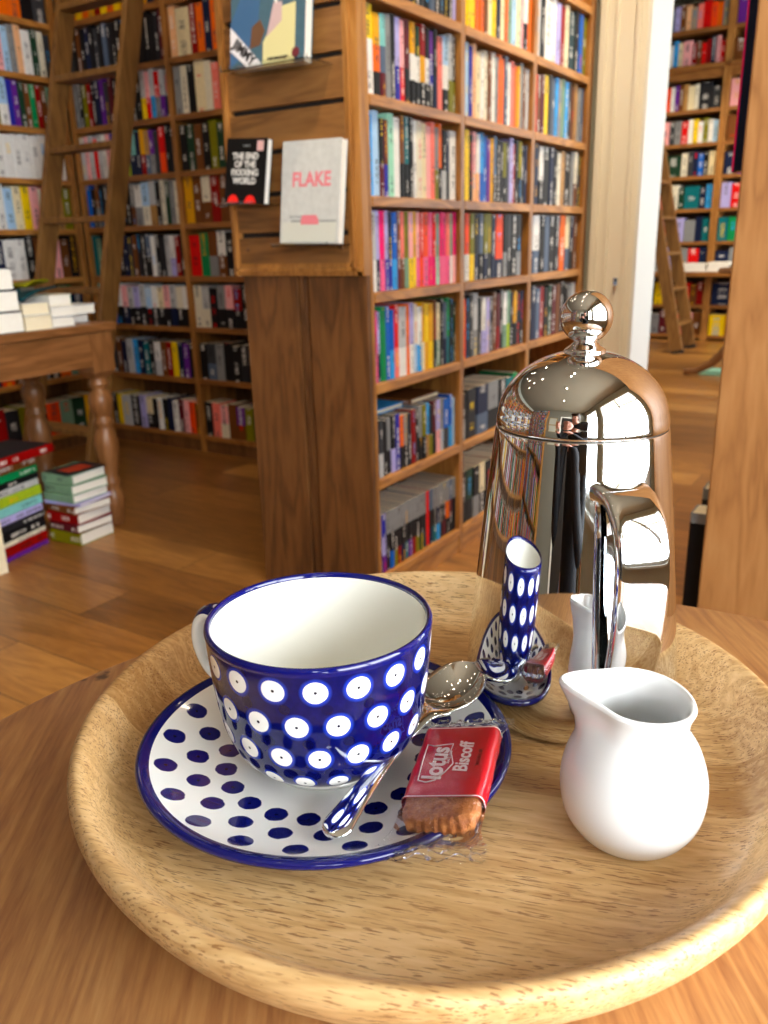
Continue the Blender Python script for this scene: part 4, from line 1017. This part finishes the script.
# wrapped biscuit
Zb = ZS0+.0215
BC = Vector((-.1385, .2600, Zb)); bl = Vector((.0185, -.0625, -.0040)).normalized(); bs = Vector((0, 0, 1)).cross(bl).normalized(); bs = -bs if bs.dot(RT) < 0 else bs
bs = (bs+Vector((0, 0, .20))).normalized(); bn = bs.cross(-bl).normalized(); bn = -bn if bn.z < 0 else bn
bp_ = thing('wrapped_biscuit', 'caramel biscuit in red and clear wrapper on the saucer rim', 'biscuit', tuple(BC))
mb_ = Matrix((( bs.x, -bl.x, bn.x), (bs.y, -bl.y, bn.y), (bs.z, -bl.z, bn.z))).to_4x4()
bp_.matrix_world = Matrix.Translation(BC) @ mb_
# local frame: x across, y along towards far end, z up
def rbox(b, wx, wy, z0, z1, serr=0, nser=0, crown=.0, nx=40, ny=60, rr=.004):
    def outline(t):
        # rounded rectangle param
        a = 2*PI*t; c_, s_ = math.cos(a), math.sin(a)
        k = 6.0
        r = (abs(c_)**k+abs(s_)**k)**(-1/k)
        x, y = wx/2*r*c_, wy/2*r*s_
        if nser:
            w_ = 1+serr*math.sin(nser*a); x *= w_; y *= w_
        return x, y
    N = 144; rings = [(0.0, z1+crown), (.35, z1+crown*.9), (.7, z1+crown*.5), (.9, z1), (.97, z1-(z1-z0)*.12), (1.0, z1-(z1-z0)*.4), (1.0, z0+(z1-z0)*.3), (.96, z0), (0, z0)]
    vs = []
    for q, z in rings:
        for k in range(N):
            x, y = outline(k/N); vs.append((x*q, y*q, z))
    fs = [(i*N+k, i*N+(k+1) % N, (i+1)*N+(k+1) % N, (i+1)*N+k) for i in range(len(rings)-1) for k in range(N)]
    b.add(vs, fs, smooth=True)
b = MB(); rbox(b, .0315, .0580, -.0040, .0036, .018, 30, .0004); b.build('biscuit', M['biscuit'], bp_, shift=False)
def sleeve(b, x0, x1, y0, y1, z0, z1, rad=.003, off=0, nseg=6, wav=0.0):
    # closed ribbon around x-z section, extruded in y
    sec = []
    for (cx, cz, a0) in ((x1-rad, z1-rad, 0), (x0+rad, z1-rad, 90), (x0+rad, z0+rad, 180), (x1-rad, z0+rad, 270)):
        for k in range(nseg+1):
            a = R(a0+90*k/nseg); sec.append((cx+rad*math.cos(a), cz+rad*math.sin(a)))
    ny = 24; n = len(sec); vs = []
    for j in range(ny+1):
        y = y0+(y1-y0)*j/ny
        for (x, z) in sec:
            w_ = wav*(noise.noise(Vector((x*120, y*120, z*60))))
            vs.append((x*(1+w_*.3), y, z+w_*.002*(1 if z > 0 else 0)))
    b.add(vs, [(j*n+k, j*n+(k+1) % n, (j+1)*n+(k+1) % n, (j+1)*n+k) for j in range(ny) for k in range(n)], smooth=True)
b = MB(); sleeve(b, -.0172, .0172, -.0165, .0305, -.0046, .0046, .0032, wav=.12); b.build('red_label_band', M['red_foil'], bp_, shift=False)
for yy in (-.0158, .0297):
    b = MB(); sleeve(b, -.01726, .01726, yy-.0003, yy+.0003, -.0047, .00468, .0032, wav=0); b.build('white_edge_line', M['white_ink'], bp_, shift=False)
# lettering runs along the wrapper, read from the near end to the far end
RX = (0, 0, R(90))
text_mesh('logo_lettering', 'lotus', .0118, M['white_ink'], bp_, (-.0060, .0045, .0049), RX, bold=.00032, sx=.92, shear=.1, ext=.00012)
text_mesh('logo_lettering', 'Biscoff', .0088, M['white_ink'], bp_, (.0052, .0085, .0049), RX, bold=.00018, sx=.85, shear=.12, ext=.00012)
text_mesh('small_lettering', 'SINCE 1932', .0017, M['white_ink'], bp_, (-.0012, .0085, .0049), RX, ext=.0001)
text_mesh('date_stamp', '261220 L 07', .0022, M['dark_ink'], bp_, (.0118, .0080, .0049), RX, ext=.0001)
b = MB()
shield = [(-.0118, -.0075), (-.0125, .004), (-.0128, .0165), (-.0095, .0152), (-.0055, .0160), (-.0012, .0165), (-.0015, .0120), (.0012, .0030), (-.0012, -.0025), (-.0045, -.0075), (-.008, -.0088)]
shield = [(x, y+.001, .0050) for x, y in shield]; shield.append(shield[0]); b.tube(shield, .00028, 6); b.build('logo_outline', M['white_ink'], bp_, shift=False)
# clear film: tube round the biscuit, pinched into crimped fins at both ends
b = MB()
def film(u, v, top=1):
    y = -.046+.088*v; x = (u*2-1)
    body = 1.0
    if y < -.030: body = max(0, 1-(-.030-y)/.008)
    if y > .031: body = max(0, 1-(y-.031)/.006)
    body = body**.6
    w = .0178+(1-body)*.0042
    z = .0056*body*(1-abs(x)**6)*(1 if top else -1)
    rip = .0011*noise.noise(Vector((x*9+5, y*420, 3)))*(1-body*.75)+.0010*(1-body)*math.sin(y*1500+3*math.sin(x*9))
    return (x*w+.0006*noise.noise(Vector((y*200, x, 7))), y+(.0008*math.sin(x*60) if v in (0, 1) else 0), z+rip+(.0002 if top else -.0002))
b.grid(lambda u, v: film(u, v, 1), 30, 90); b.grid(lambda u, v: film(u, 1-v, 0), 30, 90)
b.build('clear_wrapper', M['film'], bp_, shift=False)

# cafetière
PCX = (-.1333, .3848); ZP = ZF_
pt = thing('coffee_pot', 'tall polished steel coffee pot with ball topped lid on the tray', 'coffee pot', (*PCX, ZP))
zz = .9000-ZP
b = MB()
bod = smoothp([(.049, .0003), (.0515, .0018), (.0535, .0055), (.0546, .012), (.0545, .02), (.0532, .035), (.0498, .070), (.0462, .1050), (.0430, .1330), (.0414, zz-.002), (.0409, zz-.0004)], 4)
b.lathe([(0, .0003)]+bod+[(.0400, zz-.0004)], PCX, 128, ZP); b.build('body', M['steel'], pt)
b = MB(); b.lathe([(.0401, zz-.0005), (.0401, zz+.0004)], PCX, 96, ZP); b.build('lid_seam', M['seam'], pt)
b = MB(); lid = [(.0398, zz+.0003), (.0408, zz+.0003), (.0410, zz+.0016), (.0407, zz+.0045)]
for k in range(1, 17):
    a = PI/2*k/18; lid.append((.0405*math.cos(a), zz+.003+.0325*math.sin(a)))
b.lathe(smoothp(lid, 2), PCX, 128, ZP); 
b.lathe(smoothp([(.0078, zz+.0335), (.0094, zz+.0343), (.0096, zz+.0356), (.0078, zz+.0370), (.0060, zz+.0385), (.0052, zz+.0398), (.0060, zz+.0407), (.0062, zz+.0414), (.0048, zz+.0422)], 3), PCX, 64, ZP)
lidobj = b.build('lid', M['steel'], pt); WORLD_LOC[lidobj.name] = Vector((*PCX, ZP))
b = MB(); rb = .0122; cz_ = zz+.0507
b.lathe([(rb*math.sin(PI*k/36), cz_-rb*math.cos(PI*k/36)) for k in range(37)], PCX, 72, ZP); b.build('knob', M['steel'], lidobj)
# handle: wide flat strap
ha = R(80); hdv = (RT*math.cos(ha)-FW*math.sin(ha)); hs = Vector((-hdv.y, hdv.x, 0))
hpth = smoothp([(.0415, .1270), (.0470, .1275), (.0550, .1260), (.0630, .1200), (.0685, .1095), (.0705, .0960), (.0705, .0800), (.0690, .0640), (.0660, .0480), (.0620, .0340), (.0575, .0230), (.0530, .0170)], 5)
n = len(hpth); sec = 20; vs = []
for i, (d, z) in enumerate(hpth):
    p0 = hpth[max(i-1, 0)]; p1 = hpth[min(i+1, n-1)]
    tt = (hdv*(p1[0]-p0[0])+Vector((0, 0, p1[1]-p0[1]))).normalized(); nn_ = hs.cross(tt).normalized()
    c = Vector((PCX[0], PCX[1], ZP))+hdv*d+Vector((0, 0, z)); f_ = i/(n-1)
    hw = .0112+.0018*(1-min(1, f_*5))+.001*math.sin(PI*f_); ht = .0034+.0014*(1-min(1, f_*4))
    for k in range(sec):
        a = 2*PI*k/sec; ca_, sa_ = math.cos(a), math.sin(a); e = 2/4.5
        vs.append(c+hs*hw*math.copysign(abs(ca_)**e, ca_)+nn_*ht*math.copysign(abs(sa_)**e, sa_))
b = MB(); b.add(vs, [(i*sec+k, i*sec+(k+1) % sec, (i+1)*sec+(k+1) % sec, (i+1)*sec+k) for i in range(n-1) for k in range(sec)], smooth=True)
b.build('handle', M['steel'], pt)

# milk jug
JC = (-.0730, .2950); ZJ = ZF_
jd = (-RT*.96+FW*.28).normalized()
b = MB(); jp = smoothp([(a_, c_*1.03) for a_, c_ in [(.0195, .0003), (.0212, .0012), (.0245, .0050), (.0278, .0115), (.0292, .0205), (.0285, .0295), (.0255, .0385), (.0220, .0450), (.0200, .0500), (.0202, .0550), (.0215, .0590), (.0219, .0603)]], 4)
inner = smoothp([(a_, c_*1.03) for a_, c_ in [(.0219, .0603), (.0214, .0614), (.0203, .0616), (.0193, .0602), (.0184, .0560), (.0182, .0505), (.0205, .0440), (.0240, .0370), (.0262, .0290), (.0266, .0205), (.0250, .0130), (.020, .0070)]], 4)
full = [(0, .0003)]+jp+inner[1:]+[(0, .0055)]
n0 = len(b.v); b.lathe(full, JC, 128, ZJ)
for i in range(n0, len(b.v)):
    x, y, z = b.v[i]; dx, dy = x-JC[0], y-JC[1]; r = math.hypot(dx, dy); h = z-ZJ
    if r < 1e-4: continue
    ang = math.acos(max(-1, min(1, (dx*jd.x+dy*jd.y)/r)))
    k = max(0, min(1, (h-.040)/.0205)); k = k*k*(3-2*k) if h > .040 else 0
    w_ = math.exp(-(ang/.52)**2)
    pull = .0095*k*w_
    side = -.0010*k*math.exp(-((ang-.85)/.3)**2)
    nx_, ny_ = dx/r, dy/r
    lift = .0035*math.exp(-(ang/.9)**2)*k+(-.0022*k*math.exp(-((ang-PI)/1.0)**2))
    b.v[i] = (JC[0]+dx+jd.x*pull+nx_*side, JC[1]+dy+jd.y*pull+ny_*side, z+lift)
tag(b.build('milk_jug', M['porcelain'], off=(*JC, ZJ)), 'small white porcelain milk jug on the tray in front of the pot', 'jug')

# ------------------------------------------------------------------ the photographer, seated at the table behind the view (mirrored in the pot)
def skin_obj(name, chains, mat, parent=None, sub=2):
    vs = []; es = []; rd = []; key = {}
    def vid(p, r):
        k = tuple(round(c, 4) for c in p)
        if k not in key: key[k] = len(vs); vs.append(tuple(p)); rd.append(r)
        return key[k]
    for ch in chains:
        last = None
        for (p, r) in ch:
            i = vid(p, r)
            if last is not None and last != i: es.append((last, i))
            last = i
    me = bpy.data.meshes.new(name); me.from_pydata(vs, es, []); o = bpy.data.objects.new(name, me); C.objects.link(o)
    me.materials.append(mat)
    me.skin_vertices.new() if hasattr(me.skin_vertices, 'new') and not me.skin_vertices else None
    m = o.modifiers.new('skin', 'SKIN'); m.use_smooth_shade = True
    if not me.skin_vertices:
        with bpy.context.temp_override(object=o, active_object=o):
            try: bpy.ops.mesh.customdata_skin_add()
            except Exception: pass
    if me.skin_vertices:
        for i, r in enumerate(rd):
            rr_ = r if isinstance(r, tuple) else (r, r)
            me.skin_vertices[0].data[i].radius = rr_
        me.skin_vertices[0].data[0].use_root = True
    ss = o.modifiers.new('sub', 'SUBSURF'); ss.levels = sub; ss.render_levels = sub
    if parent: o.parent = parent
    return o
PB = Vector((.06, -.50, 0))
def L3(x, y, z): return tuple(RT*x+FW*y+Vector((0, 0, z)))
def arm(sx):
    return [((0, .02, 1.00), .085), ((sx*.10, .02, 1.015), .06), ((sx*.175, .02, .995), .052), ((sx*.215, .12, .82), .042), ((sx*.20, .20, .76), .038), ((sx*.14, .31, .87), .032), ((sx*.095, .385, .955), .025), ((sx*.09, .41, .985), (.030, .016))]
skin = plain('skin', hexc('c98f78'), .5); cloth = plain('dark_cloth', hexc('15161c'), .8); jeans = plain('dark_trousers', hexc('1c2130'), .85); hairm = plain('brown_hair', hexc('3a2618'), .6)
def W3(ch): return [(tuple(PB+Vector(L3(*p))), r) for p, r in ch]
spine = [((0, -.02, .52), (.16, .12)), ((0, -.03, .68), (.14, .11)), ((0, 0, .85), (.15, .11)), ((0, .02, 1.00), .085), ((0, .03, 1.09), .052), ((0, .05, 1.15), .062), ((0, .06, 1.23), (.078, .092)), ((0, .05, 1.30), .06)]
leg = lambda sx: [((0, -.02, .52), (.16, .12)), ((sx*.10, .02, .50), .085), ((sx*.13, .42, .52), .058), ((sx*.13, .44, .28), .05), ((sx*.12, .40, .09), .036), ((sx*.12, .42, .035), .034), ((sx*.13, .55, .028), .028)]
def fingers(sx):
    out = []
    for k, (dz, ln) in enumerate(((.026, .062), (.009, .070), (-.008, .066), (-.024, .052))):
        bs_ = (sx*.09, .41, .985)
        out.append([(bs_, .016), ((sx*.088, .425, .985+dz), .0085), ((sx*.08, .448, .985+dz), .0080), ((sx*(.08-ln*.5), .452, .985+dz*1.1), .0070), ((sx*(.08-ln*.75), .448, .985+dz*1.1), .0062)])
    out.append([((sx*.09, .41, .985), .016), ((sx*.085, .405, 1.0), .010), ((sx*.066, .415, 1.012), .009), ((sx*.05, .420, 1.015), .008)])
    return out
chs = [W3(spine), W3(leg(-1)), W3(leg(1)), W3(arm(-1)), W3(arm(1))]+[W3(f) for sx in (-1, 1) for f in fingers(sx)]
person = skin_obj('person', chs, skin)
tag(person, 'person in dark top seated holding up a phone, mirrored in the pot', 'person')
def fat(ch, k): return [(p, tuple(a*k+.006 for a in (r if isinstance(r, tuple) else (r, r)))) for p, r in ch]
skin_obj('sweater', [W3(fat(spine[:4], 1.06)), W3(fat(arm(-1)[:7], 1.1)), W3(fat(arm(1)[:7], 1.1))], cloth, person)
skin_obj('trousers', [W3(fat(leg(-1)[:5], 1.08)), W3(fat(leg(1)[:5], 1.08))], jeans, person)
skin_obj('hair', [W3([((0, .035, 1.27), (.084, .09)), ((0, .03, 1.33), .058)]), W3([((0, .035, 1.27), (.084, .09)), ((0, .0, 1.20), (.075, .05)), ((0, -.01, 1.12), (.06, .035))])], hairm, person)
fc = [((0, .148, 1.215), .012), ((0, .160, 1.20), .012), ((0, .150, 1.19), .009)]
skin_obj('nose', [W3(fc)], skin, person, 1)
for sx in (-1, 1):
    b = MB(); q = PB+Vector(L3(sx*.032, .132, 1.235)); b.lathe([(0, -.01), (.008, -.006), (.010, 0), (.008, .006), (0, .01)], (q.x, q.y), 12, q.z); b.build('eye', plain('eye', (.05, .03, .02), .1), person, shift=False)
b = MB(); q = PB+Vector(L3(0, .140, 1.165)); b.tube([q-RT*.022, q+FW*.006, q+RT*.022], .005, 8); b.build('mouth', plain('lips', hexc('a05a50'), .5), person, shift=False)
# phone just behind the view point
ph = thing('phone', 'black phone held up in both hands behind the view', 'phone', tuple(Vector((0, 0, CAM_H))))
b = MB(); fw_, r_, u_ = fwd, r2, u2
cc_ = Vector((0, 0, CAM_H))-fw_*.012+u_*-.055+r_*.025
vs = []
for k in (-.004, .004):
    for (i, j) in ((-1, -1), (1, -1), (1, 1), (-1, 1)): vs.append(cc_+fw_*k+r_*.036*i+u_*.073*j)
b.add(vs, [(0,3,2,1),(4,5,6,7),(0,1,5,4),(1,2,6,5),(2,3,7,6),(3,0,4,7)]); b.build('case', plain('phone_case', (.02, .02, .02), .3), ph, bevel=.002)
# chair under the photographer
chw = M['table_leg']
chair = thing('cafe_chair', 'wooden chair under the person behind the view', 'chair', tuple(PB))
def cbox(nm, x0, y0, z0, x1, y1, z1):
    b = MB(); vs = [PB+Vector(L3(x, y, z)) for z in (z0, z1) for (x, y) in ((x0, y0), (x1, y0), (x1, y1), (x0, y1))]
    b.add(vs, [(0,3,2,1),(4,5,6,7),(0,1,5,4),(1,2,6,5),(2,3,7,6),(3,0,4,7)]); b.build(nm, chw, chair, bevel=.004)
cbox('seat', -.2, -.2, .395, .2, .2, .42)
for x in (-.18, .18):
    cbox('leg', x-.017, .16, 0, x+.017, .195, .394); cbox('leg', x-.017, -.2, 0, x+.017, -.165, .394); cbox('back_post', x-.017, -.235, .395, x+.017, -.205, .9)
cbox('backrest', -.16, -.232, .72, .16, -.212, .9)

# ------------------------------------------------------------------ light
def area(name, loc, rot, sx, sy, power, col, portal=False):
    l = bpy.data.lights.new(name, 'AREA'); l.shape = 'RECTANGLE'; l.size = sx; l.size_y = sy; l.energy = power; l.color = col
    o = bpy.data.objects.new(name, l); C.objects.link(o); o.location = loc; o.rotation_euler = rot
    if portal: l.cycles.is_portal = True
    return o
for (a, c, z0, z1) in WIN: area('window_portal', (XW+.115, (a+c)/2, (z0+z1)/2), (0, R(90), 0), z1-z0, c-a, 1, (1, 1, 1), True)
for (a, c, z0, z1) in [(4.4, 6.0, .7, 2.5), (6.5, 8.1, .7, 2.5)]: area('window_portal', (2.69, (a+c)/2, (z0+z1)/2), (0, R(90), 0), z1-z0, c-a, 1, (1, 1, 1), True)
w = bpy.data.worlds.new('sky'); bpy.context.scene.world = w; w.use_nodes = True
bg = w.node_tree.nodes['Background']; bg.inputs[0].default_value = (.93, .97, 1.0, 1); bg.inputs[1].default_value = 14.0
# ceiling spotlights
lampm = NT('lamp_glow'); em = lampm.n('ShaderNodeEmission'); em.inputs[0].default_value = (1, .82, .6, 1); em.inputs[1].default_value = 60; lampm.link(em.outputs[0], lampm.out.inputs[0])
blackm = plain('lamp_housing', (.7, .7, .68), .4)
spots = []
for y in (-1.2, -.2, .8, 1.4): spots.append((-.55, y, (0, 0)))
for y in (.6, 1.4, 2.2, 2.8): spots.append((-.60, y, (-1.2, y+.35)))
for x in (-1.9, -2.5, -3.1): spots.append((x, 1.95, (x-.1, 2.9)))
spots.append((-.35, 2.35, (-1.05, 3.5)))  # extra spotlight, added to brighten the cream door frame
for y in (.6, 1.4, 2.2): spots.append((-2.75, y, (-3.6, y+.2)))
for x in (-1.75, -2.3): spots.append((x, .75, (x+.3, 1.75)))
for x in (-2.1, -1.2, -.3):
    for y in (5.0, 7.2): spots.append((x, y, (x, y+.9)))
for i, (x, y, tgt) in enumerate(spots):
    r = thing('ceiling_spotlight', 'small round ceiling spotlight giving warm light from above', 'lamp', (x, y, 3.0), 'ceiling spotlights')
    b = MB(); b.lathe([(0, 3.0), (.03, 3.0), (.032, 2.97), (.030, 2.90), (.026, 2.90), (.026, 2.905)], (x, y), 20); b.build('housing', blackm, r)
    b = MB(); b.lathe([(0, 2.906), (.026, 2.906)], (x, y), 20); b.build('bulb', lampm.mat, r)
    if tgt != (0, 0):
        l = bpy.data.lights.new('spot', 'SPOT'); l.energy = 60 if y > 4 else (62 if x == -.60 else 45 if x == -.35 else 6.5); l.color = (1, .80, .54); l.spot_size = R(75); l.spot_blend = .7; l.shadow_soft_size = .03
        o = bpy.data.objects.new('spot', l); C.objects.link(o); o.location = (x, y, 2.88)
        d = Vector((tgt[0], tgt[1], 1.2))-Vector((x, y, 2.88)); o.rotation_euler = d.to_track_quat('-Z', 'Y').to_euler()
sc = bpy.context.scene
sc.view_settings.view_transform = 'Standard'; sc.view_settings.look = 'None'; sc.view_settings.gamma = 1; sc.view_settings.exposure = .22; sc.view_settings.use_curve_mapping = False
print('individual books on centre case', NB[0])
